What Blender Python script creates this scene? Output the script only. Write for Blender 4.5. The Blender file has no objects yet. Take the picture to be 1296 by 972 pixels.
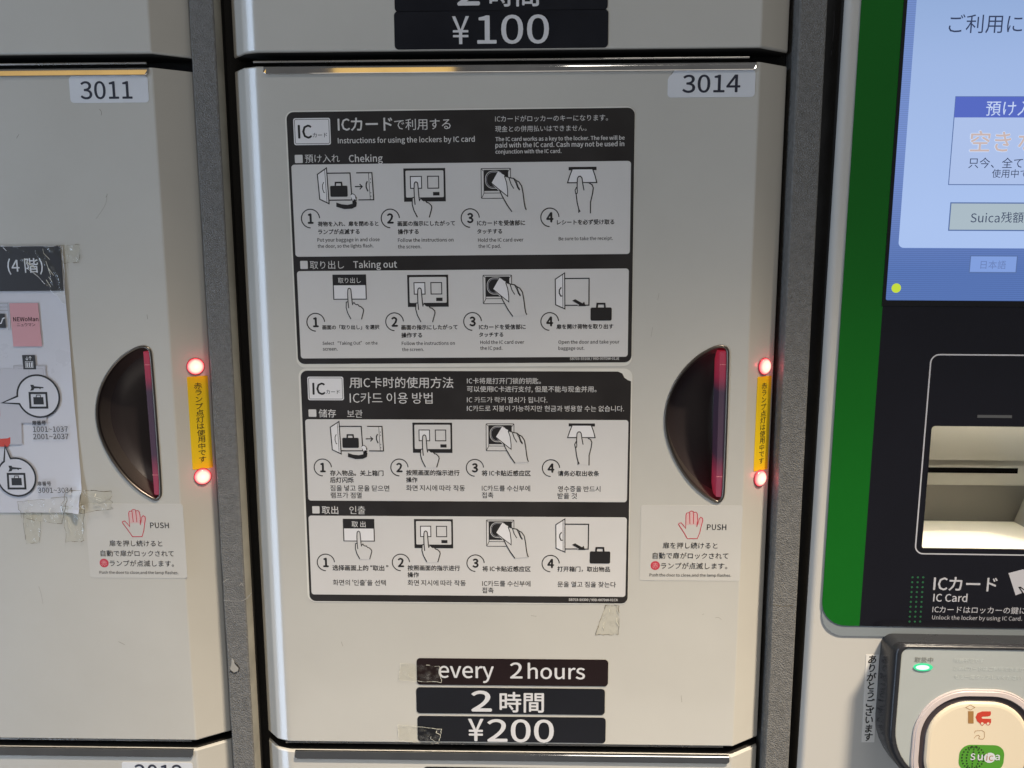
import bpy, bmesh, math, random, re
from mathutils import Vector, Matrix
random.seed(7)
SC = bpy.context.scene
COL = SC.collection
# ------------------------------------------------------------------ camera
# photograph: 1296 x 972 px, focal length 1011 px; all plan sizes below are millimetres
FPX, CX, CY = 1011.0, 648.0, 486.0
RM = Matrix(((0.99970789, 0.00035415, -0.02416640),
             (0.02396139, -0.14529557, 0.98909810),
             (-0.00316098, -0.98938823, -0.14526162)))
CAM = Vector((12.0832, -494.549, 72.6308))
cam_d = bpy.data.cameras.new('camera')
cam_d.sensor_width = 36.0
cam_d.lens = 36.0 * FPX / 1296.0
cam_d.clip_start = 0.01
cam_d.clip_end = 100
cam = bpy.data.objects.new('camera', cam_d)
COL.objects.link(cam)
cx_, cy_, cz_ = RM @ Vector((1, 0, 0)), RM @ Vector((0, -1, 0)), RM @ Vector((0, 0, -1))
cam.matrix_world = Matrix.Translation(CAM * .001) @ Matrix((cx_, cy_, cz_)).transposed().to_4x4()
SC.camera = cam
SC.view_settings.view_transform = 'Standard'
SC.view_settings.look = 'None'
SC.view_settings.exposure = 0.0
SC.view_settings.gamma = 1.0
SC.view_settings.use_curve_mapping = False

# ------------------------------------------------------------------ light of the station hall
w = bpy.data.worlds.new('World'); SC.world = w; w.use_nodes = True
w.node_tree.nodes['Background'].inputs[0].default_value = (0.95, 0.97, 1.0, 1)
w.node_tree.nodes['Background'].inputs[1].default_value = 0.12

def lamp(kind, name, loc, target, energy, color, size=1.0, size_y=None, **kw):
    d = bpy.data.lights.new(name, kind); d.energy = energy; d.color = color
    if kind == 'AREA':
        d.shape = 'RECTANGLE'; d.size = size; d.size_y = size_y or size
    else:
        d.shadow_soft_size = size
    for k, v in kw.items(): setattr(d, k, v)
    o = bpy.data.objects.new(name, d); COL.objects.link(o)
    o.location = loc
    o.rotation_euler = (Vector(target) - Vector(loc)).to_track_quat('-Z', 'Y').to_euler()
    return o
# warm overhead light on the lower half of the lockers
# (unseen row of spots, added and graded for its soft edge, aimed alike)
for k in range(12):
    lx = -0.46 + .1 * k
    lamp('SPOT', 'added_warm_spot', (lx + 0.98, -0.88, 1.93), (lx, 0, -0.56), 96 + 74 * min(1, max(0, (lx + .25) / .3)) - 92 * min(1, max(0, (lx - .10) / .2)), (1.0, 0.85, 0.66), 0.03,
         spot_size=math.radians(12.2), spot_blend=0.7)
# cool daylight panel far to the left, low front fill from the pale floor
lamp('AREA', 'window_light', (-1.75, -1.12, -0.25), (-0.15, 0, -0.1), 20.0, (0.60, 0.76, 1.0), 0.26, 2.9)
lamp('AREA', 'hall_light', (0.75, -1.8, 2.35), (0.05, 0, 0), 14, (1.0, 0.95, 0.87), 1.4, 0.5)
lamp('AREA', 'floor_bounce', (0.1, -1.3, -1.5), (0, 0, -0.2), 4, (1.0, 0.92, 0.82), 1.6, 1.0)
# two yellow ceiling lamps seen in the polished trims
lamp('AREA', 'ceiling_lamp', (-0.56, -2.4, 2.05), (-0.56, 0, 0.2), 0.85, (1.0, 0.62, 0.14), 0.50, 0.55)
lamp('AREA', 'ceiling_lamp', (-2.05, -2.4, 2.05), (-2.05, 0, 0.2), 1.5, (1.0, 0.62, 0.14), 1.20, 0.55)

# ------------------------------------------------------------------ materials
def lin(r, g, b):
    f = lambda c: (c / 255 / 12.92) if c / 255 <= .04045 else ((c / 255 + .055) / 1.055) ** 2.4
    return (f(r), f(g), f(b), 1)
MATS = {}
def mat(name, col, rough=.5, metal=0.0, bump=None, mottle=0.0, emis=None, estr=1.0, spec=.5, coat=0.0, mscale=12.0):
    m = bpy.data.materials.new(name); m.use_nodes = True
    nt = m.node_tree; b = nt.nodes['Principled BSDF']
    if len(col) == 3: col = (*col, 1)
    b.inputs['Base Color'].default_value = col
    b.inputs['Roughness'].default_value = rough
    b.inputs['Metallic'].default_value = metal
    b.inputs['Specular IOR Level'].default_value = spec
    b.inputs['Coat Weight'].default_value = coat
    b.inputs['Coat Roughness'].default_value = .05
    if emis:
        b.inputs['Emission Color'].default_value = emis if len(emis) == 4 else (*emis, 1)
        b.inputs['Emission Strength'].default_value = estr
    tc = nt.nodes.new('ShaderNodeTexCoord')
    if mottle:
        n = nt.nodes.new('ShaderNodeTexNoise'); n.inputs['Scale'].default_value = mscale; n.inputs['Detail'].default_value = 8
        n.inputs['Roughness'].default_value = .62
        nt.links.new(tc.outputs['Object'], n.inputs['Vector'])
        r = nt.nodes.new('ShaderNodeMapRange'); r.inputs[1].default_value = .3; r.inputs[2].default_value = .7
        r.inputs[3].default_value = 1 - mottle; r.inputs[4].default_value = 1 + mottle * .5
        nt.links.new(n.outputs['Fac'], r.inputs[0])
        x = nt.nodes.new('ShaderNodeVectorMath'); x.operation = 'SCALE'; x.inputs[0].default_value = col[:3]
        nt.links.new(r.outputs[0], x.inputs['Scale']); nt.links.new(x.outputs[0], b.inputs['Base Color'])
        r2 = nt.nodes.new('ShaderNodeMapRange'); r2.inputs[1].default_value = .35; r2.inputs[2].default_value = .65
        r2.inputs[3].default_value = rough * .85; r2.inputs[4].default_value = min(1, rough * 1.2)
        nt.links.new(n.outputs['Fac'], r2.inputs[0]); nt.links.new(r2.outputs[0], b.inputs['Roughness'])
    if bump:
        sc, st, dist = bump
        n = nt.nodes.new('ShaderNodeTexNoise'); n.inputs['Scale'].default_value = sc; n.inputs['Detail'].default_value = 4
        nt.links.new(tc.outputs['Object'], n.inputs['Vector'])
        bp = nt.nodes.new('ShaderNodeBump'); bp.inputs['Strength'].default_value = st; bp.inputs['Distance'].default_value = dist
        nt.links.new(n.outputs['Fac'], bp.inputs['Height']); nt.links.new(bp.outputs[0], b.inputs['Normal'])
    MATS[name] = m
    return m
PAINT = mat('locker_paint', (.56, .545, .50), .36, bump=(900, .05, .0002), mottle=.05, mscale=9, coat=.9)
MATS['locker_paint'].node_tree.nodes['Principled BSDF'].inputs['Coat Roughness'].default_value = .09
KPAINT = mat('kiosk_paint', (.55, .535, .50), .6, spec=.2)
POST = mat('post_coating', (.175, .172, .165), .6, bump=(1100, 1.0, .0009), mottle=.26, mscale=330)
POSTS = mat('post_side', (.42, .40, .34), .55, bump=(900, .3, .0003), mottle=.2, mscale=50)
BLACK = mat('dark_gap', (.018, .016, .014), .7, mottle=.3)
CHROME = mat('polished_trim', (.66, .64, .62), .055, 1.0, bump=(40, .04, .0003), mottle=.15, mscale=25)
RAIL = mat('rail_metal', (.65, .63, .60), .28, 1.0, mottle=.05, mscale=40)
INK = mat('dark_print', (.020, .0165, .0155), .45, mottle=.15, mscale=30)
INK2 = mat('black_print', (.014, .012, .012), .5)
PANEL = mat('pale_print', (.655, .64, .625), .42, mottle=.03, mscale=20)
WHITEP = mat('white_print', (.78, .77, .78), .42)
MARGIN = mat('sheet_margin', (.72, .70, .64), .4, mottle=.06, mscale=40)
LABELW = mat('label_white', (.70, .72, .76), .4, mottle=.04, mscale=30)
STICKER = mat('sticker_clear', (.585, .57, .535), .34, mottle=.03, mscale=20)
NAVY = mat('price_black', (.011, .012, .017), .36, spec=.22, mottle=.2, mscale=20)
MAROON = mat('price_brown', (.016, .008, .009), .36, spec=.22, mottle=.2, mscale=20)
REDP = mat('red_print', (.55, .045, .075), .5)
PINKP = mat('pink_print', (.72, .33, .34), .5)
YEL = mat('yellow_sticker', (.86, .60, .010), .42, mottle=.06)
RIM = mat('handle_rim', (.20, .175, .15), .32, 1.0)
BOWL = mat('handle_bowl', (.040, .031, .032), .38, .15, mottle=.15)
DIRT = mat('edge_dirt', (.16, .135, .09), .8)
DIRTL = mat('tape_edge', (.70, .68, .58), .5)
CHIP = mat('bare_metal', (.42, .40, .36), .45, .2)
GREEN = mat('green_panel', (.006, .135, .011), .16, mottle=.05)
BORDER = mat('grey_border', (.235, .265, .285), .4)
GLOSS = mat('black_panel', (.010, .010, .015), .10, mottle=.1)
BEZEL = mat('black_bezel', (.008, .008, .010), .35)
LGREY = mat('light_line', (.52, .52, .56), .4)
RECESS = mat('slot_housing', (.29, .28, .24), .45, mottle=.05)
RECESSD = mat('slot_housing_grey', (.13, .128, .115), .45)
RUBBER = mat('reader_frame', (.026, .027, .032), .26, bump=(700, .10, .0004), mottle=.06, spec=.4)
FACE = mat('reader_face', (.44, .47, .46), .42, mottle=.04)
RINGW = mat('reader_ring', (.62, .54, .52), .3)
GROOVE = mat('reader_groove', (.05, .04, .045), .3)
PAD = mat('reader_pad', (.74, .64, .48), .35, emis=(.80, .64, .42), estr=.12)
SUIG = mat('logo_green', (.09, .33, .03), .4)
BRN = mat('logo_brown', (.40, .21, .07), .4)
LRED = mat('logo_red', (.62, .06, .035), .4)
DOTG = mat('dot_green', (.02, .12, .05), .5)
PAPER = mat('poster_paper', (.63, .64, .70), .30, mottle=.03)
PHEAD = mat('poster_header', (.045, .045, .05), .3)
PPINK = mat('poster_pink', (.64, .33, .36), .4)
PGREY = mat('poster_grey', (.42, .42, .46), .4)
PLGREY = mat('poster_pale_grey', (.53, .53, .58), .4)
def emi(name, rgb, s=1.0, rough=.2):
    return mat(name, (.01, .01, .012), rough, emis=lin(*rgb), estr=s, spec=.4)
S_TXT = emi('screen_text', (50, 62, 92)); S_HEAD = emi('screen_header', (84, 104, 192))
S_WHITE = emi('screen_white', (200, 216, 246)); S_LINE = emi('screen_line', (86, 110, 160))
S_BTN = emi('screen_button', (170, 186, 196)); S_OR = emi('screen_orange', (200, 180, 176))
S_BTN2 = emi('screen_small_button', (128, 158, 220)); S_TXT2 = emi('screen_faint_text', (104, 126, 178))
S_DOT = emi('screen_dot', (196, 218, 60)); S_BOX = emi('screen_box', (172, 192, 232))
LEDG = emi('green_led', (70, 235, 160), 1.0); LEDW = emi('green_led_core', (225, 255, 240), 1.3)

def grad_emission(name, axis, stops, base=(.01, .01, .012), wave=None, rough=.2, strength=1.0, span=(0, 1)):
    """emission of a lit screen or lens, or a painted glow, ramped along an axis of the object (metres)"""
    m = mat(name, base, rough, spec=.4); nt = m.node_tree; b = nt.nodes['Principled BSDF']
    tc = nt.nodes.new('ShaderNodeTexCoord'); sep = nt.nodes.new('ShaderNodeSeparateXYZ')
    nt.links.new(tc.outputs['Object'], sep.inputs[0])
    if axis == 'r':
        ln = nt.nodes.new('ShaderNodeVectorMath'); ln.operation = 'LENGTH'
        cb = nt.nodes.new('ShaderNodeCombineXYZ')
        nt.links.new(sep.outputs[0], cb.inputs[0]); nt.links.new(sep.outputs[1], cb.inputs[1])
        nt.links.new(cb.outputs[0], ln.inputs[0]); src = ln.outputs['Value']
    else:
        src = sep.outputs[axis]
    mr = nt.nodes.new('ShaderNodeMapRange'); mr.inputs[1].default_value = span[0]; mr.inputs[2].default_value = span[1]
    nt.links.new(src, mr.inputs[0])
    cr = nt.nodes.new('ShaderNodeValToRGB'); els = cr.color_ramp.elements
    while len(els) < len(stops): els.new(.5)
    for e, (p, c) in zip(els, stops): e.position = p; e.color = c
    nt.links.new(mr.outputs[0], cr.inputs[0])
    out = cr.outputs[0]
    if wave:
        wv = nt.nodes.new('ShaderNodeTexWave'); wv.bands_direction = 'Y'; wv.inputs['Scale'].default_value = wave
        nt.links.new(tc.outputs['Object'], wv.inputs[0])
        mm = nt.nodes.new('ShaderNodeMapRange'); mm.inputs[3].default_value = .84; mm.inputs[4].default_value = 1.06
        nt.links.new(wv.outputs['Fac'], mm.inputs[0])
        v = nt.nodes.new('ShaderNodeVectorMath'); v.operation = 'SCALE'
        nt.links.new(out, v.inputs[0]); nt.links.new(mm.outputs[0], v.inputs['Scale']); out = v.outputs[0]
    nt.links.new(out, b.inputs['Emission Color']); b.inputs['Emission Strength'].default_value = strength
    return m
S_BACK = grad_emission('screen_background', 1, [(0, lin(86, 116, 180)), (.12, lin(98, 124, 186)), (.4, lin(116, 142, 204)), (1, lin(112, 138, 196))], wave=260, span=(-.09, .09))
S_PANEL = grad_emission('screen_panel', 1, [(0, lin(170, 194, 238)), (.6, lin(158, 182, 226)), (1, lin(138, 165, 208))], span=(-.06, .09))
LENS = grad_emission('lamp_lens', 'r', [(0, (1, .82, .66, 1)), (.66, (1, .62, .48, 1)), (.86, (1, .26, .24, 1)), (1, (.85, .02, .05, 1))], base=(.5, .05, .06), strength=1.5, span=(0, .0052))
WALL = mat('handle_wall', (.17, .145, .13), .33, .7, mottle=.1)
STRIP = grad_emission('grip_light', 1, [(0, (.62, .03, .07, 1)), (.16, (.55, .03, .08, 1)), (.30, (.045, .012, .028, 1)), (.74, (.028, .016, .028, 1)), (.84, (.50, .012, .05, 1)), (1, (.66, .02, .05, 1))], base=(.07, .05, .075), strength=.36, rough=.3, span=(-.046, .047))

def tape_mat():
    m = bpy.data.materials.new('clear_tape'); m.use_nodes = True; nt = m.node_tree; nt.nodes.clear()
    o = nt.nodes.new('ShaderNodeOutputMaterial'); t = nt.nodes.new('ShaderNodeBsdfTransparent')
    t.inputs[0].default_value = (.975, .97, .94, 1)
    g = nt.nodes.new('ShaderNodeBsdfGlossy'); g.inputs['Roughness'].default_value = .22; g.inputs[0].default_value = (1, 1, 1, 1)
    d = nt.nodes.new('ShaderNodeBsdfDiffuse'); d.inputs[0].default_value = (.60, .58, .50, 1)
    tc = nt.nodes.new('ShaderNodeTexCoord'); n = nt.nodes.new('ShaderNodeTexNoise'); n.inputs['Scale'].default_value = 260
    nt.links.new(tc.outputs['Object'], n.inputs[0])
    bp = nt.nodes.new('ShaderNodeBump'); bp.inputs['Strength'].default_value = .7; bp.inputs['Distance'].default_value = .001
    nt.links.new(n.outputs['Fac'], bp.inputs['Height']); nt.links.new(bp.outputs[0], g.inputs['Normal'])
    a = nt.nodes.new('ShaderNodeMixShader'); a.inputs[0].default_value = .62
    nt.links.new(d.outputs[0], a.inputs[1]); nt.links.new(g.outputs[0], a.inputs[2])
    mr = nt.nodes.new('ShaderNodeMapRange'); mr.inputs[1].default_value = .46; mr.inputs[2].default_value = .72
    mr.inputs[3].default_value = .0; mr.inputs[4].default_value = .13
    nt.links.new(n.outputs['Fac'], mr.inputs[0])
    b = nt.nodes.new('ShaderNodeMixShader'); nt.links.new(mr.outputs[0], b.inputs[0])
    nt.links.new(t.outputs[0], b.inputs[1]); nt.links.new(a.outputs[0], b.inputs[2]); nt.links.new(b.outputs[0], o.inputs[0])
    return m
TAPE = tape_mat()

# ------------------------------------------------------------------ helpers
class Frame:
    """a plane in the place (mm): origin, axes u (right), v (up), n (towards the hall)"""
    def __init__(s, o, u=(1, 0, 0), v=(0, 0, 1)):
        s.o = Vector(o); s.u = Vector(u).normalized(); s.v = Vector(v).normalized(); s.n = s.u.cross(s.v)
    def ray(s, px, py, h=0.0):
        d = RM @ Vector(((px - CX) / FPX, (py - CY) / FPX, 1)); o = s.o + s.n * h
        return CAM + d * ((o - CAM).dot(s.n) / d.dot(s.n))
    def L(s, px, py, h=0.0):
        p = s.ray(px, py, h) - s.o
        return (p.dot(s.u), p.dot(s.v))
    def matrix(s):
        m = Matrix((s.u, s.v, s.n)).transposed().to_4x4(); m.translation = s.o * .001
        return m
DOOR = Frame((0, 0, 0))
def sheet_frame(tl, tr, br, bl, base=DOOR):
    c = [base.ray(*p) for p in (tl, tr, br, bl)]
    u = ((c[1] - c[0]) + (c[2] - c[3])).normalized()
    v = base.n.cross(u)
    return Frame(sum(c, Vector()) / 4, u, v)
def box_l(f, x0, y0, x1, y1, h=0.0):
    a0, b1 = f.L(x0, y0, h); a1, b0 = f.L(x1, y1, h)
    return a0, b0, a1, b1

class Bag:
    """collects faces (mm, in the frame of the thing) and builds ONE mesh object"""
    def __init__(s): s.v = []; s.f = []; s.m = []; s.mats = []
    def mi(s, m):
        if m not in s.mats: s.mats.append(m)
        return s.mats.index(m)
    def add(s, vs, fs, m):
        k = len(s.v); s.v += [tuple(p) for p in vs]; i = s.mi(m)
        for f in fs: s.f.append([q + k for q in f]); s.m.append(i)
    def poly(s, pts, z, m):
        a = sum(pts[i - 1][0] * pts[i][1] - pts[i][0] * pts[i - 1][1] for i in range(len(pts)))
        if a < 0: pts = pts[::-1]
        s.add([(p[0], p[1], z) for p in pts], [list(range(len(pts)))], m)
    def slab(s, pts, z0, z1, m, m_side=None):
        a = sum(pts[i - 1][0] * pts[i][1] - pts[i][0] * pts[i - 1][1] for i in range(len(pts)))
        if a < 0: pts = pts[::-1]
        n = len(pts)
        s.add([(p[0], p[1], z1) for p in pts], [list(range(n))], m)
        s.add([(p[0], p[1], z) for z in (z0, z1) for p in pts], [[i, (i + 1) % n, n + (i + 1) % n, n + i] for i in range(n)], m_side or m)
    def box(s, x0, y0, z0, x1, y1, z1, m):
        v = [(x, y, z) for z in (z0, z1) for y in (y0, y1) for x in (x0, x1)]
        s.add(v, [[0, 2, 3, 1], [4, 5, 7, 6], [0, 1, 5, 4], [2, 6, 7, 3], [0, 4, 6, 2], [1, 3, 7, 5]], m)
    def stroke(s, pts, wd, z, m, closed=False):
        n = len(pts); P = [Vector(p[:2]) for p in pts]; L, R = [], []
        for i in range(n):
            a = P[i - 1] if (i > 0 or closed) else None
            b = P[(i + 1) % n] if (i < n - 1 or closed) else None
            d1 = (P[i] - a).normalized() if a is not None and (P[i] - a).length > 1e-6 else None
            d2 = (b - P[i]).normalized() if b is not None and (b - P[i]).length > 1e-6 else None
            d1 = d1 or d2 or Vector((1, 0)); d2 = d2 or d1
            t = d1 + d2
            t = t.normalized() if t.length > 1e-3 else d1
            nr = Vector((-t.y, t.x)); c = max(.45, nr.dot(Vector((-d1.y, d1.x))))
            nr *= wd / 2 / c
            L.append(P[i] + nr); R.append(P[i] - nr)
        vs = [(p.x, p.y, z) for p in L] + [(p.x, p.y, z) for p in R]
        fs = [[i, n + i, n + (i + 1) % n, (i + 1) % n] for i in range(n if closed else n - 1)]
        s.add(vs, fs, m)
    def build(s, name, parent=None, smooth=False, loc=None):
        me = bpy.data.meshes.new(name)
        me.from_pydata([(x * .001, y * .001, z * .001) for x, y, z in s.v], [], s.f)
        for m in s.mats: me.materials.append(m)
        me.polygons.foreach_set('material_index', s.m)
        if smooth: me.polygons.foreach_set('use_smooth', [True] * len(me.polygons))
        me.update()
        o = bpy.data.objects.new(name, me); COL.objects.link(o)
        if parent: o.parent = parent
        if loc: o.location = [c * .001 for c in loc]
        return o
def tag(o, label, cat, group=None, kind=None):
    if label: o['label'] = label
    if cat: o['category'] = cat
    if group: o['group'] = group
    if kind: o['kind'] = kind
    return o
def thing(name, frame, label, cat, group=None):
    o = bpy.data.objects.new(name, None); COL.objects.link(o)
    o.empty_display_size = .01
    o.matrix_world = frame.matrix()
    return tag(o, label, cat, group)
def copy_tree(o, parent=None):
    c = o.copy(); COL.objects.link(c)
    if parent is not None: c.parent = parent
    for ch in list(o.children): copy_tree(ch, c)
    return c
def rrect(a0, b0, a1, b1, r, seg=6, corners=(1, 1, 1, 1)):
    """corners: bl, br, tr, tl"""
    pts = []
    for k, (x, y, q) in enumerate(((a0, b0, 180), (a1, b0, 270), (a1, b1, 0), (a0, b1, 90))):
        rr = r * corners[k]
        sx = 1 if x == a0 else -1; sy = 1 if y == b0 else -1
        if rr <= 0: pts.append((x, y)); continue
        for i in range(seg + 1):
            t = math.radians(q + 90 * i / seg)
            pts.append((x + sx * rr + rr * math.cos(t), y + sy * rr + rr * math.sin(t)))
    return pts
def ellipse(cx, cy, rx, ry, n=28, a0=0, a1=360):
    full = a1 - a0 == 360
    return [(cx + rx * math.cos(math.radians(a0 + (a1 - a0) * i / (n if full else n - 1))),
             cy + ry * math.sin(math.radians(a0 + (a1 - a0) * i / (n if full else n - 1)))) for i in range(n)]
def chaikin(p, it=2, closed=True):
    for _ in range(it):
        q = []
        for i in range(len(p) if closed else len(p) - 1):
            a, b = p[i], p[(i + 1) % len(p)]
            q += [(a[0] * .75 + b[0] * .25, a[1] * .75 + b[1] * .25), (a[0] * .25 + b[0] * .75, a[1] * .25 + b[1] * .75)]
        if not closed: q = [p[0]] + q + [p[-1]]
        p = q
    return p

_cache = {}
def load_font(fname):
    try: return bpy.data.fonts.load(bpy.utils.system_resource('DATAFILES', path='fonts') + '/' + fname)
    except Exception: return None
SANS = load_font('Noto Sans CJK Regular.woff2')
def glyphs(s, res=2):
    key = (s, res)
    runs = re.findall('[\x20-\xff“”‘’]+|[^\x20-\xff“”‘’]+', s)
    if key not in _cache and len(runs) > 1:
        V, F, cur = [], [], 0.0
        for r in runs:
            t = r.strip(' ')
            cur += .26 * (len(r) - len(r.lstrip(' ')))
            if t:
                vs, fs, x0, x1, y0, y1 = glyphs(t, res)
                k = len(V); V += [(x - x0 + cur, y) for x, y in vs]; F += [[q + k for q in f] for f in fs]
                cur += x1 - x0 + .085 + .26 * (len(r) - len(r.rstrip(' ')))
        xs = [v[0] for v in V]; ys = [v[1] for v in V]
        _cache[key] = (V, F, min(xs), max(xs), min(ys), max(ys))
    if key not in _cache:
        c = bpy.data.curves.new('type', 'FONT'); c.body = s; c.resolution_u = res; c.size = 1
        if SANS and all(ord(q) < 256 or q in '“”‘’' for q in s): c.font = SANS; c.size = 2.856
        o = bpy.data.objects.new('type', c); COL.objects.link(o)
        dg = bpy.context.evaluated_depsgraph_get(); ev = o.evaluated_get(dg); me = ev.to_mesh()
        vs = [tuple(v.co[:2]) for v in me.vertices]; fs = [list(p.vertices) for p in me.polygons]
        ev.to_mesh_clear(); bpy.data.objects.remove(o); bpy.data.curves.remove(c)
        xs = [v[0] for v in vs]; ys = [v[1] for v in vs]
        _cache[key] = (vs, fs, min(xs), max(xs), min(ys), max(ys))
    return _cache[key]
def heavy(bag, pts, fs, z, m, d):
    """letters, thickened by d on every side"""
    offs = [(0, 0)] if d <= 0 else [(-d, 0), (d, 0), (0, d), (0, -d)]
    for i, (ox, oy) in enumerate(offs):
        bag.add([(x + ox, y + oy, z + i * .008) for x, y in pts], fs, m)
def write(bag, s, a0, b0, a1, z, m, h=None, bold=0.0, res=2, slant=0.0):
    """ink of the line from a0 to a1, centred on height b0 (mm)"""
    vs, fs, x0, x1, y0, y1 = glyphs(s, res)
    k = (a1 - a0) / (x1 - x0); ky = h / (y1 - y0) if h else k
    ym = (y0 + y1) / 2
    heavy(bag, [(a0 + (x - x0) * k, b0 + (y - ym) * ky) for x, y in vs], fs, z, m, bold * k)
def W(bag, f, s, x0, y0, x1, m, z=.30, h=None, bold=0.0, hh=0.0, res=2):
    a0, b0 = f.L(x0, y0, hh); a1 = f.L(x1, y0, hh)[0]
    if h: h = f.L(x0, y0 - h / 2, hh)[1] - f.L(x0, y0 + h / 2, hh)[1]
    write(bag, s, a0, b0, a1, z, m, h, bold, res)

# ------------------------------------------------------------------ locker frame: back, posts, rails
def wb(name, parent, boxes, m):
    b = Bag()
    for q in boxes: b.box(*q, m)
    return b.build(name, parent)
frame = bpy.data.objects.new('locker_rack', None); COL.objects.link(frame)
tag(frame, 'grey steel frame of textured upright posts and dark gaps between the locker doors', 'frame')
wb('back_panel', frame, [(-560, 26, -480, 186, 30, 480)], BLACK)
def post(x0, x1, parent):
    b = Bag()
    yf = 2
    n = 60; zs = [-480 + 960 * i / n for i in range(n + 1)]
    rnd = random.Random(int(x0))
    rows = []
    for z in zs:
        j = rnd.uniform(-.18, .18)
        rows.append([(x0 + j, 24, z), (x0 + j, yf + .9, z), (x0 + .5 + j, yf + .15, z), (x0 + 1.0 + j, yf, z), (x1 - 1.0, yf, z), (x1 - .4, yf + .2, z), (x1, yf + .9, z)])
    m = len(rows[0])
    b.add([p for r in rows for p in r], [[i * m + k, i * m + k + 1, (i + 1) * m + k + 1, (i + 1) * m + k] for i in range(n) for k in range(m - 1)], POST)
    o = b.build('post', parent)
    s = Bag(); s.add([(x1, yf + .9, -480), (x1, 14, -480), (x1, 14, 480), (x1, yf + .9, 480)], [[0, 1, 2, 3]], POSTS)
    s.add([(x1, 14, -480), (x1 - 2, 24, -480), (x1 - 2, 24, 480), (x1, 14, 480)], [[0, 1, 2, 3]], BLACK)
    s.build('side_strip', o)
    return o
p1 = post(-191.2, -176.4, frame)
p2 = post(168.6, 184.6, frame)
p2['label'] = 'textured grey post beside the kiosk'
# worn tape ends, scratches and a paint chip on the posts
sc = Bag()
def wl(bag, f, pts, wd, m, z=.1):
    bag.stroke([f.L(*p) for p in pts], wd, z, m)
PF = Frame((0, 2, 0))
wl(sc, PF, [(283, 759.5), (295, 760.8), (307, 760.5), (313, 757), (318, 751)], .35, CHIP)
wl(sc, PF, [(282, 737), (287, 733.5), (290, 733)], .4, CHIP); wl(sc, PF, [(303, 741), (306, 738), (308, 742)], .35, CHIP)
wl(sc, PF, [(978, 765), (990, 767.5), (1003, 766)], .35, DIRT)
wl(sc, PF, [(994, 745), (988, 738)], .22, CHIP)
ch = [(293.5, 832), (296.5, 836), (297, 840), (302, 845), (301.5, 849), (296, 851), (291.5, 847), (293, 841)]
sc.poly([PF.L(*p) for p in ch], .25, CHIP)
wl(sc, PF, [(297, 838), (300, 841), (303, 845), (302, 850)], .5, BLACK, .3)
wl(sc, PF, [(291, 849), (296, 852), (300, 851)], .6, BLACK, .22)
so = sc.build('scratch_marks', None); so['kind'] = 'stuff'; so.parent = frame; so.matrix_world = PF.matrix(); so['label'] = 'pale scratches and chips in the post coating'
for z in (194.8, -247.3):
    for dx in (0, -361):
        b = Bag(); n = 8; x0, x1 = -155 + dx, 141 + dx
        ring = [(5.0 + .75 * math.cos(2 * math.pi * i / n), z + .75 * math.sin(2 * math.pi * i / n)) for i in range(n)]
        b.add([(x, r[0], r[1]) for x in (x0, x1) for r in ring], [[i, (i + 1) % n, n + (i + 1) % n, n + i] for i in range(n)] + [list(range(n)), list(range(2 * n - 1, n - 1, -1))], RAIL)
        b.build('rail', frame, smooth=False)

# ------------------------------------------------------------------ lockers
FX0, FX1, OX0, OX1, CD = -152.3, 146.2, -169.3, 165.6, 12.0

def door_profile():
    p = [(OX0, CD + 10), (OX0, CD + .6), (OX0 + .4, CD)]
    # slanted flank that bends softly into the front
    pts = [(-160.6, 3.55), (-159.9, 3.02), (-158.6, 2.5), (-157.0, 1.90), (-155.2, 1.26), (-153.4, .66), (-151.9, .22), (-150.4, .03), (-149.0, 0.0)]
    p += chaikin(pts, 1, False)
    k = len(p) - 1                                # left corner of the flat front
    p += [(FX1 - .5, 0), (FX1 + .5, .28), (OX1 - .4, CD - .2), (OX1, CD + .4), (OX1, CD + 10)]
    return p, k
def hole_fill(outer, hole):
    bm = bmesh.new(); es = []
    for loop in (outer, hole):
        vs = [bm.verts.new((x, y, 0)) for x, y in loop]
        es += [bm.edges.new((vs[i], vs[(i + 1) % len(vs)])) for i in range(len(vs))]
    bmesh.ops.triangle_fill(bm, use_beauty=True, edges=es)
    bm.verts.index_update()
    vs = [tuple(v.co[:2]) for v in bm.verts]; fs = []
    for f in bm.faces:
        q = [v.index for v in f.verts]
        if f.normal.z < 0: q = q[::-1]
        fs.append(q)
    bm.free(); return vs, fs

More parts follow.
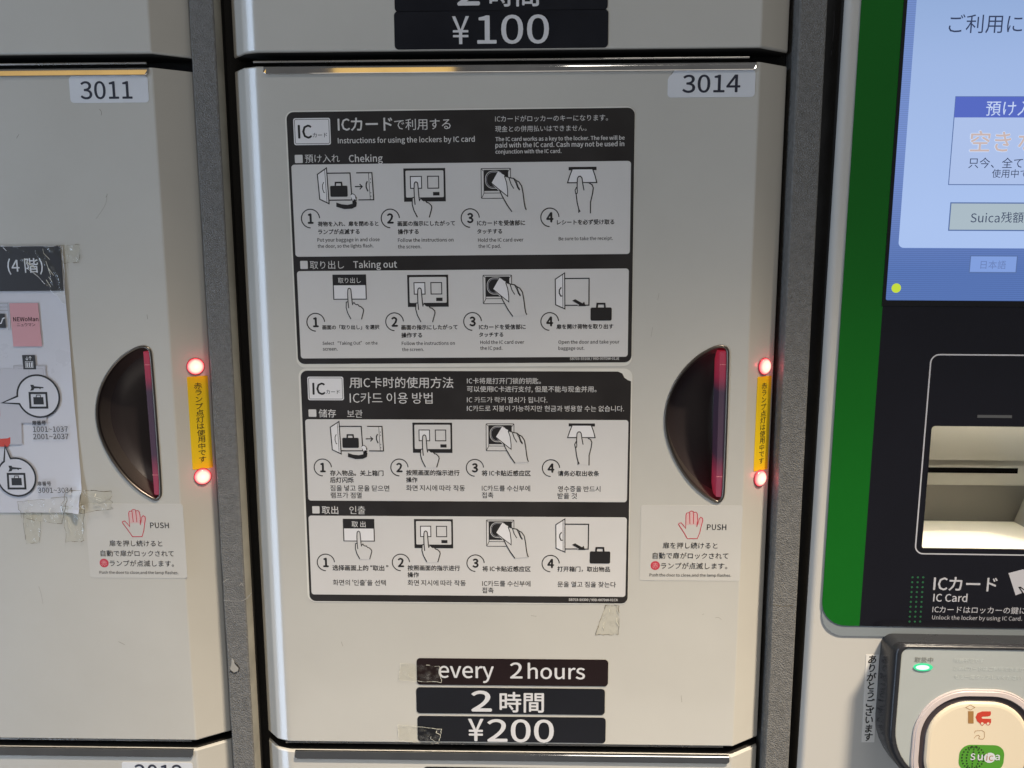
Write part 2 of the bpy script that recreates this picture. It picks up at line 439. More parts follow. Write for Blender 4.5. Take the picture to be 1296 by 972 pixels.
HZ = [(545, 78), (566, 84), (580, 100), (583, 125), (578, 330), (571, 560), (562, 800), (556, 915), (546, 938), (524, 953), (500, 945), (430, 900), (352, 822), (282, 712), (238, 600), (225, 500), (235, 400), (272, 300), (332, 210), (410, 135), (480, 95), (515, 82)]
HPX = [(790 + x / 4.417, 420 + y / 4.417) for x, y in HZ]
HOLE = chaikin([DOOR.L(*p) for p in HPX], 2)
def make_locker(name, z0, z1, label, handle, trim, n_lamps=True):
    root = thing(name, Frame((0, 0, z0)), label, 'locker', 'coin lockers in the bank')
    prof, k = door_profile()
    b = Bag(); e = 1.0; H = z1 - z0
    rows = [(0, 2.2), (.25, .6), (e, 0), (H - e, 0), (H - .25, .6), (H, 2.2)]
    m = len(prof)
    # local axes: x right, y up, z towards the hall
    vs = [(x, h, -(y + d)) for h, d in rows for x, y in prof]
    fs = []
    for r in range(len(rows) - 1):
        for i in range(m - 1):
            if r == 2 and i == k and handle: continue
            fs.append([r * m + i, r * m + i + 1, (r + 1) * m + i + 1, (r + 1) * m + i])
    b.add(vs, fs, PAINT)
    # top and bottom returns, coloured black for the shade in the row gaps
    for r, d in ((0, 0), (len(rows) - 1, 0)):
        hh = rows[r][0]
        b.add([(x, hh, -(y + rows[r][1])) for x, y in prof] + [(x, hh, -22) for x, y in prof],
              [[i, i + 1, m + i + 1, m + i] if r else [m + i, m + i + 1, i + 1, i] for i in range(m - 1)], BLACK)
    if handle:
        outer = [(prof[k][0], e), (prof[k + 1][0], e), (prof[k + 1][0], H - e), (prof[k][0], H - e)]
        hv, hf = hole_fill(outer, [(x, z - z0) for x, z in HOLE])
        b.add([(x, y, 0) for x, y in hv], hf, PAINT)
    b.build('door', root)
    if trim:
        t = Bag(); a0, a1 = -147.6, 144.2
        sec = [(-.2, H - 5.0), (1.45, H - 4.9), (1.6, H - 4.6), (1.06, H - 2.1), (.95, H - 1.68), (.78, H - 1.3), (.54, H - .96), (.24, H - .66), (-.1, H - .42), (-.48, H - .24), (-.88, H - .14), (-5, H - .1)]
        vs = []; n = len(sec); cols = [(a0, 1.6), (a0 + .5, .7), (a0 + 1.8, 0), (a1 - 1.8, 0), (a1 - .5, .7), (a1, 1.6)]
        for x, sh in cols:
            for i, (zz, hh) in enumerate(sec):
                t_ = i / (n - 1)
                vs.append((x, hh + (sh * (1 - t_) if hh < H - 3 else 0), zz - (.5 if x in (a0, a1) and zz > .5 else 0)))
        t.add(vs, [[c * n + i, (c + 1) * n + i, (c + 1) * n + i + 1, c * n + i + 1] for c in range(len(cols) - 1) for i in range(n - 1)], CHROME)
        t.build('top_trim', root)
    if handle:
        ho = bpy.data.objects.new('handle', None)
        HC = (118, -28)
        loc = [(x - HC[0], z - HC[1]) for x, z in HOLE]
        # bowl
        bw = Bag(); n = len(loc); deep = (7.5, 0); rings = [(0, .3), (.02, -3), (.05, -7), (.11, -11), (.20, -14.5), (.34, -17), (.55, -18.5), (.8, -19)]
        vs = [(x + (deep[0] - x) * s, y + (deep[1] - y) * s, z) for s, z in rings for x, y in loc] + [(deep[0], deep[1], -19)]
        N = len(rings)
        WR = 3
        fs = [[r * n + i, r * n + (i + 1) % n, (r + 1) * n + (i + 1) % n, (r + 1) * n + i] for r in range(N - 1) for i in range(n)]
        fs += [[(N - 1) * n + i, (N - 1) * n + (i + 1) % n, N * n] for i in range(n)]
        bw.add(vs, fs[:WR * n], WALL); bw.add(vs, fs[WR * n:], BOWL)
        hb = bw.build('handle', root, smooth=True, loc=(HC[0], HC[1] - z0, 0))
        bpy.data.objects.remove(ho)
        # rim
        rm = Bag(); cc = (2, 0)
        def off(d):
            out = []
            for i in range(n):
                a, c = Vector(loc[i - 1]), Vector(loc[(i + 1) % n]); t = (c - a).normalized(); nn = Vector((t.y, -t.x))
                out.append((loc[i][0] + nn.x * d, loc[i][1] + nn.y * d))
            return out
        area = sum(loc[i - 1][0] * loc[i][1] - loc[i][0] * loc[i - 1][1] for i in range(n))
        sg = 1 if area > 0 else -1
        rr = [(sg * .7, 0.02), (sg * .5, .7), (0, 1.0), (-sg * .8, .8), (-sg * 1.25, .1), (-sg * 1.35, -1.2)]
        vs = []
        for d, z in rr: vs += [(x, y, z) for x, y in off(d)]
        rm.add(vs, [[r * n + i, r * n + (i + 1) % n, (r + 1) * n + (i + 1) % n, (r + 1) * n + i] for r in range(len(rr) - 1) for i in range(n)], RIM)
        rm.build('rim', hb, smooth=True)
        # grip strip along the straight side, red lamp glow at both ends painted as emission
        g = Bag()
        q = [DOOR.L(790 + x / 4.417, 420 + y / 4.417) for x, y in ((536, 109), (579, 108), (552, 926), (514, 922))]
        g.slab([(x - HC[0], z - HC[1]) for x, z in q], -14, -.4, STRIP)
        for yy in (.09, .86):
            y_ = q[0][1] + (q[3][1] - q[0][1]) * yy - HC[1]
            g.box(q[0][0] - HC[0] + .2, y_ - .12, -.4, q[1][0] - HC[0] - .2, y_ + .12, -.2, PINKP)
        g.build('grip_strip', hb)
        # two lamps on the right flank
        cf = Frame((FX1, 0, 0), (OX1 - FX1, CD, 0))
        for px, py in ((967, 463.5), (961.3, 605)):
            a, c = cf.L(px, py); wpos = cf.o + cf.u * a + cf.v * c
            lo = Bag(); n2 = 32
            prof2 = [(5.6, 0.05), (5.6, .5), (5.3, .85), (5.05, .85)]
            lo.add([(r * math.cos(2 * math.pi * i / n2), r * math.sin(2 * math.pi * i / n2), z) for r, z in prof2 for i in range(n2)],
                   [[j * n2 + i, j * n2 + (i + 1) % n2, (j + 1) * n2 + (i + 1) % n2, (j + 1) * n2 + i] for j in range(3) for i in range(n2)], REDP)
            li = lo.build('indicator_lamp', root)
            mw = Matrix((cf.u, cf.v, cf.n)).transposed().to_4x4()
            inv = root.matrix_world.inverted()
            mw.translation = wpos * .001
            li.matrix_local = inv @ mw
            le = Bag(); R = 5.1; hs = [(1.0, .6), (.96, 1.1), (.85, 1.7), (.65, 2.25), (.4, 2.6), (.15, 2.75)]
            le.add([(R * s * math.cos(2 * math.pi * i / n2), R * s * math.sin(2 * math.pi * i / n2), z) for s, z in hs for i in range(n2)] + [(0, 0, 2.78)],
                   [[j * n2 + i, j * n2 + (i + 1) % n2, (j + 1) * n2 + (i + 1) % n2, (j + 1) * n2 + i] for j in range(5) for i in range(n2)] + [[5 * n2 + i, 5 * n2 + (i + 1) % n2, 6 * n2] for i in range(n2)], LENS)
            le.build('lens', li, smooth=True)
            ld = bpy.data.lights.new('lamp_glow', 'POINT'); ld.energy = .0016; ld.color = (1, .06, .10); ld.shadow_soft_size = .002
            lg = bpy.data.objects.new('lamp_glow', ld); COL.objects.link(lg); lg.parent = li; lg.location = (0.0015, 0, .0062)
    return root
main = make_locker('locker', -244.2, 191.4, 'cream coin locker door numbered 3014 carrying the two instruction panels', True, True)
upper = make_locker('locker', 199.4, 634.0, 'cream coin locker door directly above number 3014, with the 100 yen plate', False, False)
lower = make_locker('locker', -688.0, -250.6, 'cream coin locker door directly below number 3014, showing only its top edge', False, True)
bpy.context.view_layer.update()
for src, lab in ((main, 'cream coin locker door numbered 3011 with the taped map poster'),
                 (upper, 'cream coin locker door above number 3011, only its plain lower part showing'),
                 (lower, 'cream coin locker door numbered 3012 at the bottom left corner')):
    c = copy_tree(src); c.location = Vector(src.location) + Vector((-.361, 0, 0)); c['label'] = lab

# ------------------------------------------------------------------ pictograms (units: tenths of the panel zoom, y down)
def line_box(x0, y0, x1, y1): return [(x0, y0), (x1, y0), (x1, y1), (x0, y1)]
def pict(parent, f, kind, x0, y0, x1, wref, txt=None, zb=.36):
    a0, b0 = f.L(x0, y0); a1 = f.L(x1, y0)[0]; k = (a1 - a0) / wref
    T = lambda p: (a0 + p[0] * k, b0 - p[1] * k)
    b = Bag(); z = [zb]
    def fill(pts, m): z[0] += .02; b.poly([T(p) for p in pts], z[0], m)
    def line(pts, wd=4.2, closed=False, m=INK2): z[0] += .004; b.stroke([T(p) for p in pts], wd * k * 1.25, z[0], m, closed)
    def pointing(dx=0, dy=0):
        hand = [(62, 90), (64, 82), (72, 77), (80, 82), (84, 95), (88, 168), (101, 172), (107, 180), (126, 185), (136, 196), (150, 204), (161, 215), (162, 226), (147, 284), (78, 284), (56, 232), (48, 200), (50, 168), (60, 166)]
        H = [(x + dx, y + dy) for x, y in hand]
        fill(H, PANEL)
        line([(x + dx, y + dy) for x, y in [(64, 208), (61, 170), (60, 120), (62, 90), (65, 81), (72, 77), (80, 81), (83, 90), (88, 168), (91, 188)]], 5)
        line([(x + dx, y + dy) for x, y in [(91, 180), (100, 171), (107, 181), (116, 186), (124, 184), (134, 196), (144, 198), (160, 214), (162, 226), (146, 282)]], 5)
        line([(x + dx, y + dy) for x, y in [(58, 166), (49, 168), (47, 205), (56, 240), (76, 280)]], 5)
    def case(x, y, s):
        fill([(x + px * s, y + py * s) for px, py in rrect(0, 0, 100, 62, 7, 3)], INK2)
        line([(x + px * s, y + py * s) for px, py in ((30, 0), (32, -18), (66, -18), (68, 0))], 7 * s)
    if kind == 'touch':
        fill(line_box(0, 0, 245, 190), INK2); fill([(x, y) for x, y in rrect(12, 13, 234, 166, 6, 3)], PANEL)
        fill(line_box(40, 46, 105, 114), WHITEP); line(line_box(40, 46, 105, 114), 4.5, True)
        line(line_box(141, 46, 205, 114), 4.5, True); fill(line_box(171, 136, 209, 156), INK2)
        pointing()
    elif kind == 'button':
        fill(line_box(0, 0, 222, 164), INK2); fill(line_box(7, 70, 215, 158), WHITEP)
        a, c = T((36, 38)); a2 = T((186, 38))[0]
        if len(txt) < 4: a, a2 = T((62, 38))[0], T((160, 38))[0]
        z[0] += .02; write(b, txt, a, c, a2, z[0], PANEL, bold=.008)
        pointing(36, 12)
    elif kind == 'pad':
        fill(rrect(0, 0, 176, 174, 6, 3), INK2); fill(rrect(4, 4, 172, 170, 5, 3), PANEL)
        line([(4, 4), (22, 22)], 3); line([(172, 4), (158, 22)], 3); line([(4, 170), (18, 142), (172, 142)], 3)
        line([(18, 142), (18, 20)], 3)
        fill(line_box(18, 10, 160, 130), INK2)
        line(rrect(27, 17, 130, 115, 42, 6), 2.6, True, PANEL); line(rrect(34, 24, 123, 108, 36, 6), 1.6, True, PGREY)
        fill([(95, 18), (140, 42), (152, 80), (155, 160), (100, 125), (58, 85)], WHITEP)
        hand = [(108, 124), (155, 160), (150, 80), (140, 50), (168, 58), (190, 60), (205, 72), (222, 80), (240, 110), (248, 150), (254, 200), (262, 244), (180, 248), (150, 210), (118, 150)]
        fill(hand, PANEL)
        line([(98, 19), (60, 84), (108, 124), (156, 162), (156, 130), (150, 82), (138, 46)], 4.2)
        line([(108, 124), (122, 156), (152, 210), (180, 250)], 5)
        line([(138, 42), (168, 56), (192, 60), (206, 72), (222, 80), (238, 104), (246, 146), (252, 198), (258, 228), (264, 240)], 5)
        line([(165, 58), (176, 92), (192, 118)], 4.5); line([(192, 62), (204, 84), (214, 112), (226, 128)], 4.5); line([(206, 74), (218, 108), (228, 124)], 3.5)
    elif kind == 'receipt':
        line([(6, 8), (168, 8)], 15); fill([(28, 10), (145, 10), (160, 50), (170, 88), (0, 88), (12, 50)], WHITEP)
        line([(28, 10), (12, 50), (0, 88), (170, 88), (160, 50), (145, 10)], 5, True)
        hand = [(58, 62), (66, 52), (76, 52), (86, 64), (90, 90), (130, 92), (142, 100), (150, 118), (146, 150), (134, 200), (134, 262), (64, 258), (60, 210), (50, 150), (46, 130), (54, 118), (56, 90)]
        fill(hand, PANEL)
        line([(56, 130), (56, 90), (58, 62), (66, 52), (76, 52), (84, 62), (88, 92), (96, 132)], 5)
        line([(54, 112), (44, 130), (48, 150), (56, 148), (58, 130)], 4.5)
        line([(50, 150), (56, 200), (66, 240), (66, 260)], 5); line([(66, 240), (74, 254)], 5)
        line([(124, 90), (142, 100), (150, 118), (146, 150), (134, 200), (134, 264)], 5)
    elif kind == 'store':
        fill([(0, 36), (55, 0), (62, 204), (8, 178)], WHITEP); line([(0, 36), (55, 0), (62, 204), (8, 178)], 5, True)
        line([(44, 10), (50, 196)], 2.4); line([(36, 80), (28, 96), (27, 118), (34, 140), (40, 140)], 3.5)
        line([(58, 30), (192, 30), (198, 184), (62, 184)], 5)
        case(72, 102, 1.02)
        fill([(228, 30), (320, 30), (324, 184), (236, 184)], PANEL)
        line([(228, 30), (320, 30), (326, 184), (236, 184)], 5); line([(300, 32), (306, 184)], 2.5); line([(292, 78), (285, 92), (284, 112), (292, 132), (296, 134)], 6)
        for yy in (62, 82, 140, 160): line([(310, yy), (311, yy + 7)], 3)
        line([(218, 108), (258, 108)], 5); line([(246, 94), (261, 108), (246, 124)], 5)
        fill([(105, 198), (135, 208), (170, 212), (200, 206), (222, 188), (226, 170), (212, 150), (204, 148), (200, 158), (226, 200), (222, 222), (196, 234), (150, 236), (104, 222)], INK2)
        fill([(190, 156), (204, 148), (218, 158), (224, 186), (210, 178), (204, 190)], WHITEP); line([(190, 156), (204, 148), (218, 158), (224, 190)], 3)
    elif kind == 'open':
        fill([(0, 38), (58, 0), (60, 222), (2, 196)], WHITEP); line([(0, 38), (58, 0), (60, 222), (2, 196)], 5, True)
        line([(46, 8), (48, 214)], 3); line([(38, 88), (26, 104), (25, 124), (34, 142), (44, 142)], 6)
        line([(60, 34), (210, 34), (210, 200), (186, 200)], 5.5); line([(60, 200), (140, 200)], 5.5)
        fill([(105, 172), (124, 162), (170, 188), (180, 178), (190, 206), (138, 206), (150, 198)], INK2)
        case(220, 215, 1.32)
    return b.build('pictogram', parent)
def step_number(bag, f, n, px, py, r, z=.34):
    a, c = f.L(px, py); R = f.L(px + r, py)[0] - a
    bag.stroke(ellipse(a, c, R, R, 26, 2, 268), R * .115, z, INK2)
    vs, fs, x0, x1, y0, y1 = glyphs(n)
    H = R * 1.02; k = H / (y1 - y0); wd = (x1 - x0) * k
    heavy(bag, [(a - wd / 2 + (x - x0) * k, c - H / 2 + (y - y0) * k) for x, y in vs], fs, z, INK2, k * .04)

def sign(label, corners, margins, radius, torn=None):
    f = sheet_frame(*corners)
    t = thing('instruction_sign', f, label, 'sign', 'instruction signs on locker 3014')
    xs = [f.L(*c) for c in corners]
    a0 = (xs[0][0] + xs[3][0]) / 2; a1 = (xs[1][0] + xs[2][0]) / 2; b0 = (xs[2][1] + xs[3][1]) / 2; b1 = (xs[0][1] + xs[1][1]) / 2
    ml, mr, mt, mb = margins
    b = Bag(); b.slab(rrect(a0 - ml, b0 - mb, a1 + mr, b1 + mt, radius + 1), .02, .16, MARGIN); b.build('backing_sheet', t)
    pts = rrect(a0, b0, a1, b1, radius)
    if torn: pts = [p for p in pts if not (p[0] > a1 - radius - .01 and p[1] > b1 - radius - .01)]; pts = _insert(pts, [f.L(*q) for q in torn], a1, b1)
    b = Bag(); b.slab(pts, .16, .24, INK); b.build('printed_sheet', t)
    return f, t
def _insert(pts, tr, a1, b1):
    # pts run bl, br, (tr), tl : put the torn outline between br and tl
    for i in range(len(pts) - 1):
        if pts[i][0] > a1 - 5 and pts[i + 1][1] > b1 - 5 and pts[i][1] < pts[i + 1][1]:
            return pts[:i + 1] + tr + pts[i + 1:]
    return pts + tr
def panel(f, t, tl, br, r):
    a0, b1 = f.L(*tl); a1, b0 = f.L(*br)
    b = Bag(); b.slab(rrect(a0, b0, a1, b1, r), .24, .30, PANEL); b.build('panel', t)
def badge(f, t, tl, br, w1, w2):
    a0, b1 = f.L(*tl); a1, b0 = f.L(*br)
    b = Bag(); b.slab(rrect(a0, b0, a1, b1, 1.2), .24, .30, WHITEP)
    b.stroke(rrect(a0 + .8, b0 + .8, a1 - .8, b1 - .8, .8), .28, .34, INK2, True)
    W(b, f, 'IC', w1[0], w1[1], w1[2], INK2, .34, bold=.02); W(b, f, 'カード', w2[0], w2[1], w2[2], INK2, .34, bold=.006)
    b.build('badge', t)
def bullet(bag, f, x0, y0, x1, y1):
    a0, b1 = f.L(x0, y0); a1, b0 = f.L(x1, y1); bag.poly(rrect(a0, b0, a1, b1, .5, 3), .30, PANEL)

# ---- Japanese / English sign
f, t = sign('upper dark instruction sign in Japanese and English with eight pictogram steps',
            [(361.8, 142.2), (802.7, 136.2), (799.8, 458.6), (378.0, 460.6)], (.9, .3, .8, 2.3), 4.2)
badge(f, t, (371, 149.8), (419.1, 183.3), (377.7, 166.9, 394.7), (396, 171.2, 414.2))
panel(f, t, (368.8, 208.6), (797.0, 321.4), 1.8); panel(f, t, (375.9, 343.2), (794.4, 451.4), 1.8)
b = Bag()
for a in [('ICカード', 427.8, 157.8, 496.5, .016), ('で利用する', 499, 157.8, 570.4, .0), ('Instructions for using the lockers by IC card', 427.8, 178.9, 600.8, .012),
          ('ICカードがロッカーのキーになります。', 626.7, 150.6, 769.3, 0), ('現金との併用払いはできません。', 626.7, 163.4, 742.3, 0),
          ('The IC card works as a key to the locker. The fee will be', 627.2, 176.8, 790.3, .02), ('paid with the IC card. Cash may not be used in', 627.2, 184.6, 789.9, .02),
          ('conjunction with the IC card.', 627.2, 192.7, 710.4, .02), ('預け入れ', 386.1, 201, 430, 0), ('Cheking', 441.8, 201.9, 484.4, .012),
          ('取り出し', 392.4, 335.4, 435.5, 0), ('Taking out', 447.4, 336, 502.4, .012), ('SB703-S9108 / 99D-007DW-01JE', 721.2, 454.2, 783.5, .02)]:
    W(b, f, a[0], a[1], a[2], a[3], PANEL, .30, bold=a[4])
bullet(b, f, 373.1, 196.1, 383.5, 206.4); bullet(b, f, 379.9, 330.2, 389.9, 340.3)
for i, q in enumerate([(393.2, 276.7), (494.1, 276.5), (595.2, 276), (695.9, 275.1)]): step_number(b, f, str(i + 1), *q, 11.5)
for i, q in enumerate([(399.8, 407.8), (499.5, 407.2), (598.1, 406.8), (695.7, 406.8)]): step_number(b, f, str(i + 1), *q, 11.2)
J = .030
for a in [('荷物を入れ、扉を閉めると', 402.5, 283.6, 479, J), ('ランプが点滅する', 402.9, 293.5, 455.2, J), ('Put your baggage in and close', 401.9, 304.3, 480.5, 0), ('the door, so the lights flash.', 402.3, 312.1, 472.7, 0),
          ('画面の指示にしたがって', 503.4, 283.1, 575.8, J), ('操作する', 503.8, 293.3, 529.8, J), ('Follow the instructions on', 503.8, 303.9, 574, 0), ('the screen.', 503.8, 312.1, 533.2, 0),
          ('ICカードを受信部に', 604, 282.5, 664.5, J), ('タッチする', 604, 293, 635.4, J), ('Hold the IC card over', 605.1, 303.7, 662.4, 0), ('the IC pad.', 605.6, 312.2, 633.9, 0),
          ('レシートを必ず受け取る', 705, 281.4, 777.3, J), ('Be sure to take the receipt.', 707.1, 302.6, 775.4, 0),
          ('画面の「取り出し」を選択', 408.3, 414.3, 480.2, J), ('Select “Taking Out” on the', 408.4, 434.8, 477.9, 0), ('screen.', 408.8, 442.1, 427.5, 0),
          ('画面の指示にしたがって', 508.2, 414.3, 579, J), ('操作する', 508.2, 424.2, 534.2, J), ('Follow the instructions on', 508.6, 434.4, 575.7, 0), ('the screen.', 509, 442.1, 536.5, 0),
          ('ICカードを受信部に', 606.4, 413.9, 665.2, J), ('タッチする', 606.4, 423.6, 636.9, J), ('Hold the IC card over', 607.9, 433, 663.3, 0), ('the IC pad.', 607.9, 441, 635.7, 0),
          ('扉を開け荷物を取り出す', 704.4, 413.4, 776.1, J), ('Open the door and take your', 706.7, 433.4, 783.9, 0), ('baggage out.', 706.7, 441.2, 739.5, 0)]:
    W(b, f, a[0], a[1], a[2], a[3], INK2, .34, bold=a[4] or .013)
b.build('lettering', t)
pict(t, f, 'store', 401.5, 212.8, 472.3, 328); pict(t, f, 'touch', 510.5, 213.3, 563.5, 245); pict(t, f, 'pad', 608.4, 213, 646.6, 176); pict(t, f, 'receipt', 718.3, 211.8, 755.8, 172)
pict(t, f, 'button', 420.8, 347.6, 463.4, 222, '取り出し'); pict(t, f, 'touch', 515.3, 348, 567.2, 245); pict(t, f, 'pad', 610.8, 348, 647.9, 176); pict(t, f, 'open', 702.7, 345.6, 775, 354)

# ---- Chinese / Korean sign
f, t = sign('lower dark instruction sign in Chinese and Korean with its top right corner torn',
            [(381.1, 468.9), (799.0, 469.6), (795.3, 763.6), (391.3, 760.5)], (1.3, .25, 1.5, .7), 4.2,
            torn=[(798.6, 482.5), (794.5, 481.0), (790.2, 478), (787.5, 472.6), (782, 470.2)])
badge(f, t, (389, 476.6), (435.5, 506.5), (396, 491.9, 411.6), (413, 495.8, 430.2))
panel(f, t, (386.3, 530.5), (793.3, 635.4), 1.8); panel(f, t, (390.5, 652.4), (791.4, 755.2), 1.8)
b = Bag()
for a in [('用IC卡时的使用方法', 442.3, 484, 573.8, .006), ('IC카드 이용 방법', 442.7, 503.6, 547.5, 0), ('储存', 403.6, 522.9, 425.3, .01), ('보관', 439.4, 523.5, 458.9, 0),
          ('IC卡将是打开门锁的钥匙。', 591.1, 481.9, 684.6, .006), ('可以使用IC卡进行支付, 但是不能与现金并用。', 591.1, 492.6, 754.9, .006),
          ('IC 카드가 락커 열쇠가 됩니다.', 591.1, 505.9, 692.8, 0), ('IC카드로 지불이 가능하지만 현금과 병용할 수는 없습니다.', 591.1, 516.7, 789.7, 0),
          ('取出', 407.6, 645.3, 428.2, .01), ('인출', 442.4, 645.3, 462.3, 0), ('SB703-S9300 / 99D-007DW-01CK', 719.8, 758.9, 781.9, .02)]:
    W(b, f, a[0], a[1], a[2], a[3], PANEL, .30, bold=a[4])
bullet(b, f, 390.5, 518, 400.7, 527.4); bullet(b, f, 395.2, 640.4, 404.8, 649.7)
for i, q in enumerate([(408.7, 591.5), (505.6, 591.5), (601.1, 591.9), (697.3, 592.3)]): step_number(b, f, str(i + 1), *q, 10.9)
for i, q in enumerate([(412.6, 711.6), (507.5, 711.6), (601.9, 712.5), (696.9, 713)]): step_number(b, f, str(i + 1), *q, 10.9)
J = .024
for a in [('存入物品。关上箱门', 417.9, 598.4, 485.3, J), ('后灯闪烁', 417.9, 607.2, 447.6, J), ('짐을 넣고 문을 닫으면', 418.3, 617.5, 492.7, 0), ('램프가 점멸', 418.9, 626.5, 457.9, 0),
          ('按照画面的指示进行', 514.2, 598, 581.5, J), ('操作', 514.2, 607, 528.3, J), ('화면 지시에 따라 작동', 514.2, 617.3, 588.5, 0),
          ('将 IC卡贴近感应区', 609.9, 598.6, 671.5, J), ('IC카드를 수신부에', 609.9, 617.7, 670.9, 0), ('접촉', 609.9, 626.5, 624.4, 0),
          ('请务必取出收条', 706.1, 599, 758.2, J), ('영수증을 반드시', 706.1, 618.5, 759.8, 0), ('받을 것', 705.7, 627.3, 730.1, 0),
          ('选择画面上的 “取出 ”', 421.1, 718.2, 491.6, J), ('화면의 ‘인출’을 선택', 421.5, 736.8, 488.4, 0),
          ('按照画面的指示进行', 516.1, 718.4, 582.1, J), ('操作', 516.1, 727.1, 530.2, J), ('화면 지시에 따라 작동', 516.1, 737.2, 589.5, 0),
          ('将 IC卡贴近感应区', 610.7, 719.5, 671.5, J), ('IC카드를 수신부에', 610.3, 738.1, 671.3, 0), ('접촉', 610.3, 746.7, 624.6, 0),
          ('打开箱门，取出物品', 705.5, 719.9, 771.9, J), ('문을 열고 짐을 찾는다', 705.7, 739.1, 779.4, 0)]:
    W(b, f, a[0], a[1], a[2], a[3], INK2, .34, bold=a[4] or .009)
b.build('lettering', t)
pict(t, f, 'store', 417.9, 533.3, 485.0, 328); pict(t, f, 'touch', 522, 534.7, 572.2, 245); pict(t, f, 'pad', 614.8, 535.8, 650.9, 176); pict(t, f, 'receipt', 718.5, 536, 753.8, 172)
pict(t, f, 'button', 433.9, 656.4, 473.8, 222, '取 出'); pict(t, f, 'touch', 524, 656.7, 573.2, 245); pict(t, f, 'pad', 615.2, 657.5, 650.9, 176); pict(t, f, 'open', 703.5, 656.6, 773.4, 354)

# ------------------------------------------------------------------ number labels and price plates
def label_plate(name, label, cat, tl, br, r, m, texts, group, th=.22, cut=None, base=DOOR, ink=None):
    c = base.ray((tl[0] + br[0]) / 2, (tl[1] + br[1]) / 2)
    f = Frame(c, base.u, base.v)
    t = thing(name, f, label, cat, group)
    a0, b0, a1, b1 = box_l(f, *tl, *br)
    pts = rrect(a0, b0, a1, b1, r)
    if cut: pts = [p for p in pts if not (p[0] < a0 + r + .01 and p[1] > b1 - r - .01)] + [(a0 + 4.2, b1), (a0 + 2.6, b1 - 1.6), (a0 + .8, b1 - 3.4), (a0, b1 - 5)]
    b = Bag(); b.slab(pts, .02, th, m); b.build('plate', t)
    if texts:
        b = Bag()
        for q in texts: W(b, f, q[0], q[1], q[2], q[3], ink or INK2, th + .06, h=q[4], bold=q[5], res=5)
        b.build('lettering', t)
    return f, t
G1 = 'locker number labels'
NUMI = mat('number_print', (.02, .022, .04), .5)
label_plate('number_label', 'white label reading 3014 in the top right corner of the centre locker', 'label', (845.5, 89.4), (955, 122.7), 2.2, LABELW, [('3014', 863.8, 106.3, 936.6, 22.4, .010)], G1, cut=True, ink=NUMI)
label_plate('number_label', 'white label reading 3011 in the corner of the left locker', 'label', (87.0, 96.6), (189, 129.7), 2.2, LABELW, [('3011', 102.1, 114.5, 167.2, 22.4, .010)], G1, ink=NUMI)
label_plate('number_label', 'white label reading 3012 cut by the bottom edge of the photo', 'label', (154, 964.2), (246, 996), 1.6, LABELW, [('3012', 170.5, 977.8, 231.5, 21.5, .010)], G1, ink=NUMI)
G2 = 'black price plates'
PW = mat('price_text', (.66, .66, .68), .5)
label_plate('price_plate', 'dark brown plate reading every 2hours, topmost of the lower three', 'sign', (527.2, 832.8), (769.3, 868.4), 2.4, MAROON,
            [('every', 555.3, 852.8, 624.8, None, .010), ('2', 645.8, 848.1, 661, 19.6, .010), ('hours', 668.1, 848.6, 740.2, 20.2, .010)], G2, .35, ink=PW)
label_plate('price_plate', 'black plate reading 2 and the characters for hours, above the 200 yen plate', 'sign', (526.7, 869.6), (765.2, 904.6), 2.4, NAVY,
            [('2', 597.3, 886.8, 621.7, 25, .016), ('時間', 632.7, 888.2, 688, 25.2, .014)], G2, .35, ink=PW)
label_plate('price_plate', 'black plate reading 200 yen just above the lower gap', 'sign', (528.2, 905.8), (766.2, 940.3), 2.4, NAVY,
            [('¥', 592.8, 923.3, 611.7, 27.5, .010), ('200', 617.2, 924.1, 700.4, 28.2, .010)], G2, .35, ink=PW)
label_plate('price_plate', 'black plate reading 100 yen above the centre locker', 'sign', (498.6, 14.6), (769.4, 60.4), 2.4, NAVY,
            [('¥', 572.4, 38.6, 593.6, 35, .004), ('100', 604.4, 37.8, 694.3, 36, .008)], G2, .35, ink=PW)
label_plate('price_plate', 'black plate with the word for hours cut by the top edge of the photo', 'sign', (498.6, -33), (769.0, 12.6), 2.4, NAVY,
            [('2', 579.4, -9.5, 606.4, 32, .016), ('時間', 619.9, -7.5, 681.6, 32, .014)], G2, .35, ink=PW)
label_plate('price_plate', 'black plate whose top edge just shows at the bottom edge of the photo', 'sign', (536, 970.2), (768, 1004), 2.4, NAVY,
            [('every', 562, 988, 630, None, .010), ('2', 652, 984, 667, 19, .010), ('hours', 674, 984, 742, 20, .010)], G2, .35, ink=PW)

# ------------------------------------------------------------------ push stickers
S = 5.635
zp = lambda x, y: (790 + x / S, 620 + y / S)
f, t = label_plate('push_sticker', 'pale PUSH sticker with a red hand outline under the right handle', 'sticker', (811.3, 639.2), (936.2, 735.3), 1.6, STICKER, [], 'push stickers', .14)
b = Bag()
for q in [('PUSH', 894.7, 667, 919, .012), ('扉を押し続けると', 838.8, 690.1, 908, .004), ('自動で扉がロックされて', 826, 702.9, 921.7, .004), ('ランプが点滅します。', 836.5, 715.8, 920.4, .004), ('Push the door to close,and the lamp flashes.', 822, 727.8, 925.2, .002)]:
    W(b, f, q[0], q[1], q[2], q[3], INK2, .24, bold=q[4])
a, c = f.L(829.2, 715.6); R = 3.0
b.poly(ellipse(a, c, R, R, 24), .20, REDP); write(b, '赤', a - 1.9, c, a + 1.9, .26, PINKP)
b.build('lettering', t)
hb = Bag()
